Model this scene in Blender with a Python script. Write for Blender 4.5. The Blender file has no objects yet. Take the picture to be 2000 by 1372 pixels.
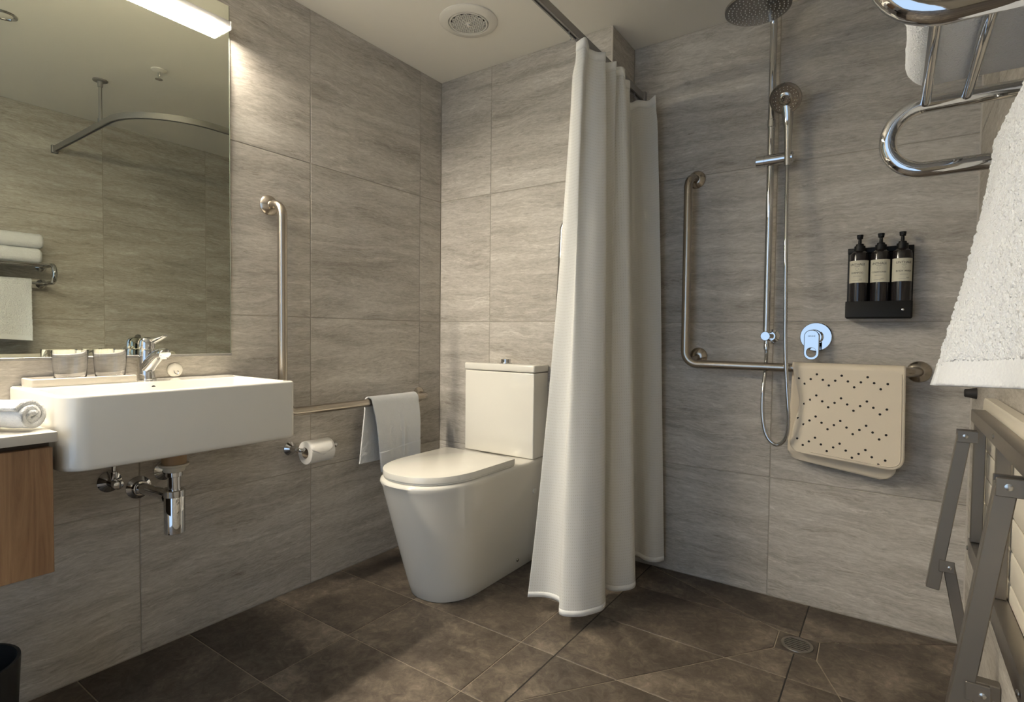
import bpy, bmesh, math, random
from mathutils import Vector, Matrix, noise

random.seed(7)
PI = math.pi
sc = bpy.context.scene
col = sc.collection

# ------------------------------------------------------------------ camera
F_PX, YAW, PITCH, ROLL = 1066.13, 0.6019, -0.0310, 0.0110
CAM = Vector((1.8961, -2.0511, 1.0034))
fw = Vector((-math.sin(YAW) * math.cos(PITCH), math.cos(YAW) * math.cos(PITCH), math.sin(PITCH)))
rt0 = Vector((math.cos(YAW), math.sin(YAW), 0))
up0 = rt0.cross(fw)
rt = math.cos(ROLL) * rt0 + math.sin(ROLL) * up0
up = -math.sin(ROLL) * rt0 + math.cos(ROLL) * up0
cd = bpy.data.cameras.new('camera')
cd.sensor_fit = 'HORIZONTAL'
cd.sensor_width = 36.0
cd.lens = 36.0 * F_PX / 2000.0
cd.shift_x = -14.08 / 2000.0
cd.shift_y = 0.0
cd.clip_start = 0.02
cam = bpy.data.objects.new('camera', cd)
col.objects.link(cam)
M = Matrix((rt, up, -fw)).transposed().to_4x4()
M.translation = CAM
cam.matrix_world = M
sc.camera = cam

# ------------------------------------------------------------------ world + exposure
wd = bpy.data.worlds.new('daylight')
sc.world = wd
wd.use_nodes = True
wd.node_tree.nodes['Background'].inputs[0].default_value = (0.53, 0.73, 1.0, 1)
wd.node_tree.nodes['Background'].inputs[1].default_value = 0.86
vs = sc.view_settings
vs.view_transform = 'Standard'
vs.look = 'None'
vs.exposure = 0.90
vs.gamma = 1.0
vs.use_curve_mapping = False
LAMP_STRENGTH = 134.0
LAMP_COLOR = (1.0, 0.895, 0.735, 1)

# ------------------------------------------------------------------ room numbers
H, W, YS = 2.2512, 2.1068, 0.2243      # ceiling, right wall x, shower wall y (toilet wall y = 0)
XO = 0.928                             # outer corner between toilet wall and shower recess
YR = -2.95                             # rear wall
ZJ = [0.0, 0.4601, 1.0601, 1.6601, H]  # tile courses

# ------------------------------------------------------------------ materials
TILE = [(0.325, 0.297, 0.256), (0.470, 0.438, 0.390), (0.600, 0.566, 0.512)]
def mat(name):
    m = bpy.data.materials.new(name)
    m.use_nodes = True
    return m, m.node_tree.nodes, m.node_tree.links, m.node_tree.nodes['Principled BSDF']

def plain(name, c, rough=0.5, metal=0.0, spec=0.5, coat=0.0, bump=0.0, bscale=200.0):
    m, n, l, b = mat(name)
    b.inputs['Base Color'].default_value = (*c, 1)
    b.inputs['Roughness'].default_value = rough
    b.inputs['Metallic'].default_value = metal
    b.inputs['Specular IOR Level'].default_value = spec
    b.inputs['Coat Weight'].default_value = coat
    b.inputs['Coat Roughness'].default_value = 0.05
    # a trace of procedural variation on every plain material
    tc = n.new('ShaderNodeTexCoord'); nz = n.new('ShaderNodeTexNoise')
    nz.inputs['Scale'].default_value = bscale if bump else 35.0
    nz.inputs['Detail'].default_value = 4
    l.new(tc.outputs['Object'], nz.inputs['Vector'])
    if bump:
        bp = n.new('ShaderNodeBump'); bp.inputs['Strength'].default_value = bump
        bp.inputs['Distance'].default_value = 0.002
        l.new(nz.outputs['Fac'], bp.inputs['Height']); l.new(bp.outputs['Normal'], b.inputs['Normal'])
    else:
        mr = n.new('ShaderNodeMapRange')
        mr.inputs['To Min'].default_value = max(0.0, rough - 0.015); mr.inputs['To Max'].default_value = rough + 0.015
        l.new(nz.outputs['Fac'], mr.inputs['Value']); l.new(mr.outputs['Result'], b.inputs['Roughness'])
    return m

def ramp(n, stops):
    r = n.new('ShaderNodeValToRGB')
    e = r.color_ramp.elements
    while len(e) < len(stops): e.new(0.5)
    for el, (p, c) in zip(e, stops):
        el.position = p; el.color = (*c, 1)
    return r

def tile_vec(n, l, sx, sy, rot=0.0):
    uv = n.new('ShaderNodeUVMap'); oi = n.new('ShaderNodeObjectInfo')
    mu = n.new('ShaderNodeMath'); mu.operation = 'MULTIPLY'; mu.inputs[1].default_value = 57.0
    l.new(oi.outputs['Random'], mu.inputs[0])
    cx = n.new('ShaderNodeCombineXYZ')
    for i in range(3): l.new(mu.outputs[0], cx.inputs[i])
    ad = n.new('ShaderNodeVectorMath'); ad.operation = 'ADD'
    l.new(uv.outputs['UV'], ad.inputs[0]); l.new(cx.outputs[0], ad.inputs[1])
    mp = n.new('ShaderNodeMapping')
    mp.inputs['Scale'].default_value = (sx, sy, 1); mp.inputs['Rotation'].default_value = (0, 0, rot)
    l.new(ad.outputs[0], mp.inputs['Vector'])
    return mp.outputs[0], oi

def wall_tile_mat():
    m, n, l, b = mat('travertine_wall_tile')
    uvr, oi = tile_vec(n, l, 1, 1, 0.03)
    # wavy bedding: shift the height by a slow noise before stretching
    wz = n.new('ShaderNodeTexNoise'); wz.inputs['Scale'].default_value = 4.5; wz.inputs['Detail'].default_value = 3
    l.new(uvr, wz.inputs['Vector'])
    ws_ = n.new('ShaderNodeMath'); ws_.operation = 'MULTIPLY_ADD'; ws_.inputs[1].default_value = 0.055; ws_.inputs[2].default_value = -0.027
    l.new(wz.outputs['Fac'], ws_.inputs[0])
    cw = n.new('ShaderNodeCombineXYZ'); l.new(ws_.outputs[0], cw.inputs[1])
    av = n.new('ShaderNodeVectorMath'); av.operation = 'ADD'; l.new(uvr, av.inputs[0]); l.new(cw.outputs[0], av.inputs[1])
    def layer(sx, sy, detail, rough, dist):
        mp = n.new('ShaderNodeMapping'); mp.inputs['Scale'].default_value = (sx, sy, 1); l.new(av.outputs[0], mp.inputs['Vector'])
        z = n.new('ShaderNodeTexNoise'); z.inputs['Scale'].default_value = 1.0; z.inputs['Detail'].default_value = detail
        z.inputs['Roughness'].default_value = rough; z.inputs['Distortion'].default_value = dist
        l.new(mp.outputs[0], z.inputs['Vector']); return z
    n1 = layer(1.9, 15.0, 8, 0.66, 0.5)
    n2 = layer(30.0, 150.0, 8, 0.80, 0.4)
    n3 = layer(4.0, 34.0, 10, 0.72, 0.5)
    r1 = ramp(n, [(0.28, TILE[0]), (0.50, TILE[1]), (0.72, TILE[2])])
    l.new(n1.outputs['Fac'], r1.inputs['Fac'])
    r3 = ramp(n, [(0.0, (0.5, 0.5, 0.5)), (0.345, (0.5, 0.5, 0.5)), (0.375, (0.22, 0.21, 0.20)), (0.40, (0.5, 0.5, 0.5)), (0.585, (0.5, 0.5, 0.5)), (0.615, (0.80, 0.80, 0.79)), (0.65, (0.5, 0.5, 0.5))])
    l.new(n3.outputs['Fac'], r3.inputs['Fac'])
    mx = n.new('ShaderNodeMix'); mx.data_type = 'RGBA'; mx.blend_type = 'SOFT_LIGHT'; mx.inputs[0].default_value = 0.85
    l.new(r1.outputs['Color'], mx.inputs[6]); l.new(r3.outputs['Color'], mx.inputs[7])
    r2 = ramp(n, [(0.34, (0.22, 0.22, 0.22)), (0.66, (0.78, 0.78, 0.78))])
    l.new(n2.outputs['Fac'], r2.inputs['Fac'])
    mx2 = n.new('ShaderNodeMix'); mx2.data_type = 'RGBA'; mx2.blend_type = 'SOFT_LIGHT'; mx2.inputs[0].default_value = 0.8
    l.new(mx.outputs[2], mx2.inputs[6]); l.new(r2.outputs['Color'], mx2.inputs[7])
    hs = n.new('ShaderNodeHueSaturation')
    mr = n.new('ShaderNodeMapRange'); mr.inputs['To Min'].default_value = 0.95; mr.inputs['To Max'].default_value = 1.05
    l.new(oi.outputs['Random'], mr.inputs['Value']); l.new(mr.outputs['Result'], hs.inputs['Value'])
    l.new(mx2.outputs[2], hs.inputs['Color']); l.new(hs.outputs['Color'], b.inputs['Base Color'])
    b.inputs['Roughness'].default_value = 0.48
    b.inputs['Specular IOR Level'].default_value = 0.3
    bp = n.new('ShaderNodeBump'); bp.inputs['Strength'].default_value = 0.12; bp.inputs['Distance'].default_value = 0.001
    l.new(n2.outputs['Fac'], bp.inputs['Height']); l.new(bp.outputs['Normal'], b.inputs['Normal'])
    return m

def floor_tile_mat():
    m, n, l, b = mat('dark_stone_floor_tile')
    v1, oi = tile_vec(n, l, 1, 1)
    n1 = n.new('ShaderNodeTexNoise'); n1.inputs['Scale'].default_value = 3.2; n1.inputs['Detail'].default_value = 8; n1.inputs['Roughness'].default_value = 0.65; n1.inputs['Distortion'].default_value = 0.5
    n2 = n.new('ShaderNodeTexNoise'); n2.inputs['Scale'].default_value = 28; n2.inputs['Detail'].default_value = 8; n2.inputs['Roughness'].default_value = 0.75; n2.inputs['Distortion'].default_value = 1.0
    l.new(v1, n1.inputs['Vector']); l.new(v1, n2.inputs['Vector'])
    r1 = ramp(n, [(0.34, (0.060, 0.048, 0.038)), (0.50, (0.098, 0.079, 0.062)), (0.66, (0.200, 0.163, 0.126))])
    l.new(n1.outputs['Fac'], r1.inputs['Fac'])
    r2 = ramp(n, [(0.34, (0.22, 0.22, 0.22)), (0.52, (0.5, 0.5, 0.5)), (0.68, (0.88, 0.88, 0.86))])
    l.new(n2.outputs['Fac'], r2.inputs['Fac'])
    mx = n.new('ShaderNodeMix'); mx.data_type = 'RGBA'; mx.blend_type = 'SOFT_LIGHT'; mx.inputs[0].default_value = 0.8
    l.new(r1.outputs['Color'], mx.inputs[6]); l.new(r2.outputs['Color'], mx.inputs[7])
    l.new(mx.outputs[2], b.inputs['Base Color'])
    b.inputs['Roughness'].default_value = 0.5
    b.inputs['Specular IOR Level'].default_value = 0.35
    bp = n.new('ShaderNodeBump'); bp.inputs['Strength'].default_value = 0.2; bp.inputs['Distance'].default_value = 0.001
    l.new(n2.outputs['Fac'], bp.inputs['Height']); l.new(bp.outputs['Normal'], b.inputs['Normal'])
    return m

def wood_mat():
    m, n, l, b = mat('vanity_wood')
    tc = n.new('ShaderNodeTexCoord'); mp = n.new('ShaderNodeMapping'); mp.inputs['Scale'].default_value = (40, 40, 2.0)
    l.new(tc.outputs['Object'], mp.inputs['Vector'])
    n1 = n.new('ShaderNodeTexNoise'); n1.inputs['Scale'].default_value = 1.0; n1.inputs['Detail'].default_value = 7; n1.inputs['Roughness'].default_value = 0.65; n1.inputs['Distortion'].default_value = 0.8
    l.new(mp.outputs[0], n1.inputs['Vector'])
    r = ramp(n, [(0.3, (0.15, 0.075, 0.034)), (0.5, (0.27, 0.150, 0.072)), (0.72, (0.38, 0.225, 0.115))])
    l.new(n1.outputs['Fac'], r.inputs['Fac']); l.new(r.outputs['Color'], b.inputs['Base Color'])
    b.inputs['Roughness'].default_value = 0.42
    return m

def towel_mat(name, c, scale=420, strength=0.8):
    m, n, l, b = mat(name)
    tc = n.new('ShaderNodeTexCoord')
    vo = n.new('ShaderNodeTexVoronoi'); vo.inputs['Scale'].default_value = scale
    nz = n.new('ShaderNodeTexNoise'); nz.inputs['Scale'].default_value = scale * 0.35; nz.inputs['Detail'].default_value = 5
    l.new(tc.outputs['Object'], vo.inputs['Vector']); l.new(tc.outputs['Object'], nz.inputs['Vector'])
    ad = n.new('ShaderNodeMath'); ad.operation = 'ADD'
    l.new(vo.outputs['Distance'], ad.inputs[0]); l.new(nz.outputs['Fac'], ad.inputs[1])
    bp = n.new('ShaderNodeBump'); bp.inputs['Strength'].default_value = strength; bp.inputs['Distance'].default_value = 0.0016
    l.new(ad.outputs[0], bp.inputs['Height']); l.new(bp.outputs['Normal'], b.inputs['Normal'])
    b.inputs['Base Color'].default_value = (*c, 1); b.inputs['Roughness'].default_value = 0.95
    b.inputs['Specular IOR Level'].default_value = 0.1
    b.inputs['Sheen Weight'].default_value = 0.25
    return m

def curtain_mat():
    m, n, l, b = mat('curtain_polyester')
    uv = n.new('ShaderNodeUVMap'); mp = n.new('ShaderNodeMapping'); mp.inputs['Scale'].default_value = (95, 95, 1)
    l.new(uv.outputs['UV'], mp.inputs['Vector'])
    vo = n.new('ShaderNodeTexVoronoi'); vo.inputs['Scale'].default_value = 1.0; vo.inputs['Randomness'].default_value = 0.12
    l.new(mp.outputs[0], vo.inputs['Vector'])
    r = ramp(n, [(0.0, (0.70, 0.68, 0.62)), (0.15, (0.72, 0.70, 0.64)), (0.22, (0.88, 0.875, 0.845)), (1.0, (0.88, 0.875, 0.845))])
    l.new(vo.outputs['Distance'], r.inputs['Fac']); l.new(r.outputs['Color'], b.inputs['Base Color'])
    b.inputs['Roughness'].default_value = 0.6; b.inputs['Specular IOR Level'].default_value = 0.25
    tr = n.new('ShaderNodeBsdfTranslucent'); tr.inputs['Color'].default_value = (0.86, 0.85, 0.80, 1)
    ms = n.new('ShaderNodeMixShader'); ms.inputs[0].default_value = 0.25
    out = n['Material Output']
    l.new(b.outputs[0], ms.inputs[1]); l.new(tr.outputs[0], ms.inputs[2]); l.new(ms.outputs[0], out.inputs['Surface'])
    nz = n.new('ShaderNodeTexNoise'); nz.inputs['Scale'].default_value = 25; nz.inputs['Detail'].default_value = 3
    bp = n.new('ShaderNodeBump'); bp.inputs['Strength'].default_value = 0.25; bp.inputs['Distance'].default_value = 0.004
    tc = n.new('ShaderNodeTexCoord'); l.new(tc.outputs['Object'], nz.inputs['Vector'])
    l.new(nz.outputs['Fac'], bp.inputs['Height']); l.new(bp.outputs['Normal'], b.inputs['Normal'])
    return m

def glass_mat():
    m, n, l, b = mat('tumbler_glass')
    b.inputs['Base Color'].default_value = (1, 1, 1, 1); b.inputs['Roughness'].default_value = 0.0
    b.inputs['IOR'].default_value = 1.45; b.inputs['Transmission Weight'].default_value = 1.0
    return m

def mirror_mat():
    m, n, l, b = mat('silvered_mirror')
    b.inputs['Base Color'].default_value = (0.66, 0.675, 0.585, 1)
    b.inputs['Metallic'].default_value = 1.0; b.inputs['Roughness'].default_value = 0.0
    b.inputs['Specular Tint'].default_value = (0.8, 0.8, 0.75, 1)
    return m

def emit_mat(name, c, s):
    m, n, l, b = mat(name)
    b.inputs['Base Color'].default_value = (0.9, 0.9, 0.9, 1)
    b.inputs['Emission Color'].default_value = c; b.inputs['Emission Strength'].default_value = s
    return m

MT = dict(
    wall=wall_tile_mat(), floor=floor_tile_mat(), wood=wood_mat(),
    grout=plain('pale_grout', (0.40, 0.365, 0.31), 0.9, bump=0.3, bscale=500),
    fgrout=plain('brown_grout', (0.30, 0.255, 0.195), 0.9, bump=0.3, bscale=500),
    paint=plain('ceiling_paint', (0.86, 0.825, 0.745), 0.85, bump=0.05, bscale=400),
    ceramic=plain('white_ceramic', (0.76, 0.735, 0.665), 0.10, coat=0.3),
    chrome=plain('polished_chrome', (0.62, 0.62, 0.62), 0.045, 1.0),
    steel=plain('brushed_steel', (0.47, 0.42, 0.36), 0.24, 1.0),
    seatsteel=plain('satin_seat_steel', (0.27, 0.245, 0.215), 0.38, 0.85),
    alu=plain('grey_aluminium', (0.34, 0.33, 0.32), 0.42, 0.7),
    glassedge=plain('glass_edge', (0.22, 0.24, 0.19), 0.3), mirror=mirror_mat(), lamp=emit_mat('lamp_diffuser', LAMP_COLOR, LAMP_STRENGTH),
    housing=plain('lamp_housing', (0.75, 0.74, 0.72), 0.4),
    counter=plain('counter_stone', (0.62, 0.585, 0.52), 0.3),
    towel=towel_mat('terry_towel', (0.765, 0.775, 0.785)),
    towelband=towel_mat('towel_band', (0.75, 0.76, 0.77), 260, 0.4),
    curtain=curtain_mat(), hem=plain('curtain_hem', (0.86, 0.855, 0.825), 0.7, bump=0.3, bscale=300),
    glass=glass_mat(), black=plain('black_plastic', (0.006, 0.006, 0.006), 0.5, spec=0.25),
    bottle=plain('dark_bottle', (0.016, 0.013, 0.013), 0.12),
    label=plain('cream_label', (0.62, 0.59, 0.47), 0.7), ink=plain('black_ink', (0.03, 0.03, 0.028), 0.6),
    inkgrey=plain('grey_ink', (0.30, 0.29, 0.24), 0.6),
    rubber=plain('beige_rubber', (0.79, 0.69, 0.54), 0.6, bump=0.15, bscale=250),
    hole=plain('hole_black', (0.02, 0.017, 0.014), 0.9),
    white=plain('white_plastic', (0.78, 0.75, 0.68), 0.35),
    nut=plain('cream_nut', (0.62, 0.58, 0.48), 0.45), brass=plain('tan_waste', (0.34, 0.22, 0.11), 0.5),
    paper=plain('tissue_paper', (0.86, 0.84, 0.80), 0.95, bump=0.3, bscale=300),
    card=plain('cardboard', (0.30, 0.24, 0.17), 0.9),
    dark=plain('dark_void', (0.02, 0.018, 0.016), 0.8), tray=plain('tray_resin', (0.54, 0.50, 0.44), 0.45),
    bin=plain('bin_black', (0.018, 0.018, 0.018), 0.45), bolt=plain('bolt_metal', (0.6, 0.58, 0.54), 0.25, 1.0),
    seat=plain('seat_resin', (0.74, 0.68, 0.57), 0.4), doorpaint=plain('door_paint', (0.55, 0.52, 0.47), 0.5),
    recess=plain('cabinet_recess', (0.05, 0.032, 0.02), 0.6), rubberblack=plain('black_rubber', (0.02, 0.018, 0.017), 0.6),
    nozzle=plain('silicone_nozzle', (0.62, 0.60, 0.56), 0.5), shead=plain('smoked_chrome', (0.42, 0.40, 0.37), 0.16, 1.0),
)

# ------------------------------------------------------------------ mesh helpers
def smooth(me, ang=35):
    me.shade_smooth()
    me.set_sharp_from_angle(angle=math.radians(ang))

def tag(o, label=None, cat=None, group=None, kind=None):
    if label: o['label'] = label
    if cat: o['category'] = cat
    if group: o['group'] = group
    if kind: o['kind'] = kind
    return o

def world_loc(o):
    v = Vector((0, 0, 0))
    while o is not None:
        v = v + o.location; o = o.parent
    return v

def thing(name, loc, label, cat, group=None):
    o = bpy.data.objects.new(name, None)
    o.empty_display_size = 0.05
    o.location = loc
    col.objects.link(o)
    return tag(o, label, cat, group)

def mk(name, bm, m, parent=None, loc=None, ang=35, label=None):
    """bmesh in world coordinates -> object whose origin sits at its parent (or at loc)."""
    if loc is not None: base = Vector(loc)
    elif parent is not None: base = world_loc(parent)
    else: base = Vector((0, 0, 0))
    bmesh.ops.recalc_face_normals(bm, faces=bm.faces[:])
    me = bpy.data.meshes.new(name)
    bmesh.ops.translate(bm, verts=bm.verts[:], vec=-base)
    bm.to_mesh(me); bm.free()
    smooth(me, ang)
    me.materials.append(MT[m])
    o = bpy.data.objects.new(name, me)
    col.objects.link(o)
    if parent is not None:
        o.parent = parent
        o.location = base - world_loc(parent)
    else:
        o.location = base
    if label: o['label'] = label
    return o

def B(): return bmesh.new()

def box(bm, x0, x1, y0, y1, z0, z1, bev=0.0, seg=2):
    r = bmesh.ops.create_cube(bm, size=1.0)
    vs_ = r['verts']
    for v in vs_:
        v.co = Vector((x0 + (v.co.x + .5) * (x1 - x0), y0 + (v.co.y + .5) * (y1 - y0), z0 + (v.co.z + .5) * (z1 - z0)))
    if bev > 0:
        es = list({e for v in vs_ for e in v.link_edges})
        bmesh.ops.bevel(bm, geom=es, offset=bev, segments=seg, affect='EDGES', profile=0.5)
    return bm

def loft(bm, loops, cap0=True, cap1=True, closed=True):
    L = [[bm.verts.new(p) for p in lp] for lp in loops]
    n = len(L[0])
    for a, b in zip(L[:-1], L[1:]):
        for i in range(n if closed else n - 1):
            j = (i + 1) % n
            try: bm.faces.new((a[i], a[j], b[j], b[i]))
            except ValueError: pass
    if cap0: bm.faces.new(L[0])
    if cap1: bm.faces.new(L[-1])
    return L

def frame_for(d):
    d = Vector(d).normalized()
    a = Vector((0, 0, 1)) if abs(d.z) < 0.9 else Vector((1, 0, 0))
    u = d.cross(a).normalized(); v = d.cross(u).normalized()
    return u, v

def lathe(bm, origin, axis, prof, seg=32, cap0=True, cap1=True):
    """prof: list of (distance along axis, radius)."""
    o = Vector(origin); d = Vector(axis).normalized(); u, v = frame_for(d)
    loops = [[o + d * h + (u * math.cos(2 * PI * k / seg) + v * math.sin(2 * PI * k / seg)) * max(r, 1e-5) for k in range(seg)] for h, r in prof]
    loft(bm, loops, cap0, cap1)
    return bm

def fillet(pts, rad, n=8):
    pts = [Vector(p) for p in pts]
    out = [pts[0]]
    for i in range(1, len(pts) - 1):
        a, p, c = pts[i - 1], pts[i], pts[i + 1]
        r = rad[i - 1] if isinstance(rad, (list, tuple)) else rad
        d0 = (a - p).normalized(); d1 = (c - p).normalized()
        ang = d0.angle(d1)
        if ang > PI - 1e-3 or r <= 0:
            out.append(p); continue
        t = r / math.tan(ang / 2)
        ctr = p + (d0 + d1).normalized() * (r / math.sin(ang / 2))
        s = p + d0 * t - ctr; e = p + d1 * t - ctr
        tot = s.angle(e); ax = s.cross(e).normalized()
        for k in range(n + 1):
            out.append(ctr + Matrix.Rotation(tot * k / n, 3, ax) @ s)
    out.append(pts[-1])
    return out

def sweep(bm, path, sect, upv=None, cap=True):
    """sect: list of (a,b) in the frame; upv fixes the frame's b axis."""
    P = [Vector(p) for p in path]; n = len(P)
    T = []
    for i in range(n):
        d = (P[min(i + 1, n - 1)] - P[max(i - 1, 0)]); T.append(d.normalized())
    loops = []
    u = None
    for i in range(n):
        if upv is not None:
            b = Vector(upv); a = T[i].cross(b).normalized(); b = a.cross(T[i]).normalized()
        else:
            if u is None: u, _ = frame_for(T[0])
            u = (u - T[i] * u.dot(T[i])).normalized(); a = u; b = T[i].cross(a)
        loops.append([P[i] + a * s + b * t for s, t in sect])
    loft(bm, loops, cap, cap)
    return bm

def tube(bm, path, r, seg=16, cap=True):
    return sweep(bm, path, [(r * math.cos(2 * PI * k / seg), r * math.sin(2 * PI * k / seg)) for k in range(seg)], None, cap)

def rrect(x0, x1, y0, y1, rad, n=6):
    """rounded rectangle, ccw from (x1,y0) corner; rad = r or (r x1y0, x1y1, x0y1, x0y0)"""
    if not isinstance(rad, (tuple, list)): rad = (rad,) * 4
    cs = [(x1, y0, -90, -1, 1), (x1, y1, 0, -1, -1), (x0, y1, 90, 1, -1), (x0, y0, 180, 1, 1)]
    out = []
    for (cx, cy, a0, sx, sy), r in zip(cs, rad):
        for k in range(n + 1):
            a = math.radians(a0 + 90 * k / n)
            out.append((cx + sx * r + r * math.cos(a), cy + sy * r + r * math.sin(a)))
    return out

def grid(bm, nu, nv, fn, uvfn=None, closed_u=False):
    V = [[bm.verts.new(fn(i / nu, j / nv)) for i in range(nu + 1)] for j in range(nv + 1)]
    uvl = bm.loops.layers.uv.verify() if uvfn else None
    for j in range(nv):
        for i in range(nu):
            f = bm.faces.new((V[j][i], V[j][i + 1], V[j + 1][i + 1], V[j + 1][i]))
            if uvfn:
                for lp, (a, b) in zip(f.loops, ((i, j), (i + 1, j), (i + 1, j + 1), (i, j + 1))):
                    lp[uvl].uv = uvfn(a / nu, b / nv)
    return V

def solidify(o, t, offset=0.0):
    md = o.modifiers.new('thickness', 'SOLIDIFY'); md.thickness = t; md.offset = offset
    return o

def crom(P, t):
    """Catmull-Rom through list of tuples, t in 0..1"""
    n = len(P) - 1; x = min(max(t, 0), 1) * n; i = min(int(x), n - 1); f = x - i
    p0, p1, p2, p3 = P[max(i - 1, 0)], P[i], P[i + 1], P[min(i + 2, n)]
    return tuple(0.5 * (2 * b + (c - a) * f + (2 * a - 5 * b + 4 * c - d) * f * f + (3 * b - a - 3 * c + d) * f ** 3) for a, b, c, d in zip(p0, p1, p2, p3))

def lerp(a, b, t): return a + (b - a) * t
def sstep(a, b, x):
    t = min(max((x - a) / (b - a), 0), 1); return t * t * (3 - 2 * t)

def text_part(name, txt, size, m, parent, origin, xdir, ydir, thick=0.0002, align='CENTER', wrap=None, squeeze=1.0):
    """flat lettering as mesh; wrap=(cx,cy,r) bends it round a vertical bottle axis"""
    cu = bpy.data.curves.new(name, 'FONT'); cu.body = txt; cu.size = size; cu.align_x = align; cu.align_y = 'CENTER'
    cu.extrude = thick; cu.resolution_u = 3
    tmp = bpy.data.objects.new('tmp_text', cu); col.objects.link(tmp)
    bpy.context.view_layer.update()
    me = bpy.data.meshes.new_from_object(tmp.evaluated_get(bpy.context.evaluated_depsgraph_get()))
    bpy.data.objects.remove(tmp); bpy.data.curves.remove(cu)
    xd, yd = Vector(xdir), Vector(ydir); nd = xd.cross(yd)
    base = world_loc(parent); o = Vector(origin)
    for v in me.vertices:
        x, y, z = v.co; x *= squeeze
        if wrap:
            cx, cy, r = wrap; a = x / r; rr = r + z
            v.co = Vector((cx, cy, o.z)) + xd * (rr * math.sin(a)) + nd * (rr * math.cos(a)) + yd * y - base
        else:
            v.co = o + xd * x + yd * y + nd * z - base
    me.name = name
    me.materials.clear(); me.materials.append(MT[m])
    ob = bpy.data.objects.new(name, me); col.objects.link(ob); ob.parent = parent
    return ob

# ------------------------------------------------------------------ setting: walls of tiles
def struct(name, bm, m, label, cat, ang=30):
    o = mk(name, bm, m, None, (0, 0, 0), ang)
    return tag(o, label, cat, kind='structure')

def inset_poly(P, d):
    n = len(P); out = []
    for i in range(n):
        a, b, c = Vector(P[i - 1]), Vector(P[i]), Vector(P[(i + 1) % n])
        e0 = (b - a).normalized(); e1 = (c - b).normalized()
        n0 = Vector((-e0.y, e0.x)); n1 = Vector((-e1.y, e1.x))
        k = 1 + n0.dot(n1)
        out.append(b + (n0 + n1) * (d / max(k, 0.2)))
    return out

def tile_piece(name, poly, to_world, parent, m, joint=0.0015, depth=0.008, chamfer=0.0012):
    """poly: ccw 2-D outline; to_world(u,v,w) with w out of the surface (tile face at w=0)."""
    P = inset_poly([Vector(p) for p in poly], joint)
    Q = inset_poly(P, chamfer)
    c = sum(P, Vector((0, 0))) / len(P)
    base = to_world(c.x, c.y, 0)
    bm = B(); uvl = bm.loops.layers.uv.verify()
    l0 = [bm.verts.new(to_world(p.x, p.y, -depth) - base) for p in P]
    l1 = [bm.verts.new(to_world(p.x, p.y, -chamfer) - base) for p in P]
    l2 = [bm.verts.new(to_world(p.x, p.y, 0) - base) for p in Q]
    n = len(P)
    def uvf(f, src):
        for lp, p in zip(f.loops, src): lp[uvl].uv = (p.x, p.y)
    for i in range(n):
        j = (i + 1) % n
        uvf(bm.faces.new((l0[i], l0[j], l1[j], l1[i])), (P[i], P[j], P[j], P[i]))
        uvf(bm.faces.new((l1[i], l1[j], l2[j], l2[i])), (P[i], P[j], Q[j], Q[i]))
    uvf(bm.faces.new(l2), Q)
    bm.normal_update()
    me = bpy.data.meshes.new(name); bm.to_mesh(me); bm.free()
    me.materials.append(MT[m])
    o = bpy.data.objects.new(name, me); col.objects.link(o)
    o.parent = parent; o.location = base
    return o

def rects(us, vs_):
    for i in range(len(us) - 1):
        for j in range(len(vs_) - 1):
            yield [(us[i], vs_[j]), (us[i + 1], vs_[j]), (us[i + 1], vs_[j + 1]), (us[i], vs_[j + 1])]

REC = 0.0020   # grout sits this far behind the tile faces
# left wall (vanity wall): u runs along -y so that outlines stay ccw seen from the room
wl = struct('wall_left', box(B(), -0.12, -REC, YR, YS + .1, -0.06, H + 0.02), 'grout', 'long left wall of grey-beige travertine tiles behind basin and mirror', 'wall')
ys = [0.0] + [0.1467 + 0.5965 * k for k in range(5)] + [-YR]
for r in rects(ys, ZJ): tile_piece('wall_tile', r, lambda u, v, w: Vector((w, -u, v)), wl, 'wall')
wb = struct('wall_back', box(B(), -0.1, XO - REC, REC, YS + 0.1, -0.06, H + 0.02), 'grout', 'pale travertine tiled wall behind the toilet cistern', 'wall')
for r in rects([0, 0.315, XO], ZJ): tile_piece('wall_tile', r, lambda u, v, w: Vector((u, -w, v)), wb, 'wall')
for r in rects([0.0, YS], ZJ): tile_piece('wall_tile', r, lambda u, v, w: Vector((XO + w, u, v)), wb, 'wall')
ws = struct('wall_shower', box(B(), XO - 0.05, W + 0.1, YS + REC, YS + 0.12, -0.06, H + 0.02), 'grout', 'recessed shower wall of travertine tiles carrying the shower set', 'wall')
for r in rects([XO, 1.5138, W], ZJ): tile_piece('wall_tile', r, lambda u, v, w: Vector((u, YS - w, v)), ws, 'wall')
wr = struct('wall_right', box(B(), W + REC, W + 0.12, YR, YS + .1, -0.06, H + 0.02), 'grout', 'right travertine tiled wall with towel rack and folded shower seat', 'wall')
yr = [YR, -2.531, -1.931, -1.331, -0.731, -0.131, YS]
for r in rects(yr, ZJ): tile_piece('wall_tile', r, lambda u, v, w: Vector((W - w, u, v)), wr, 'wall')
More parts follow.
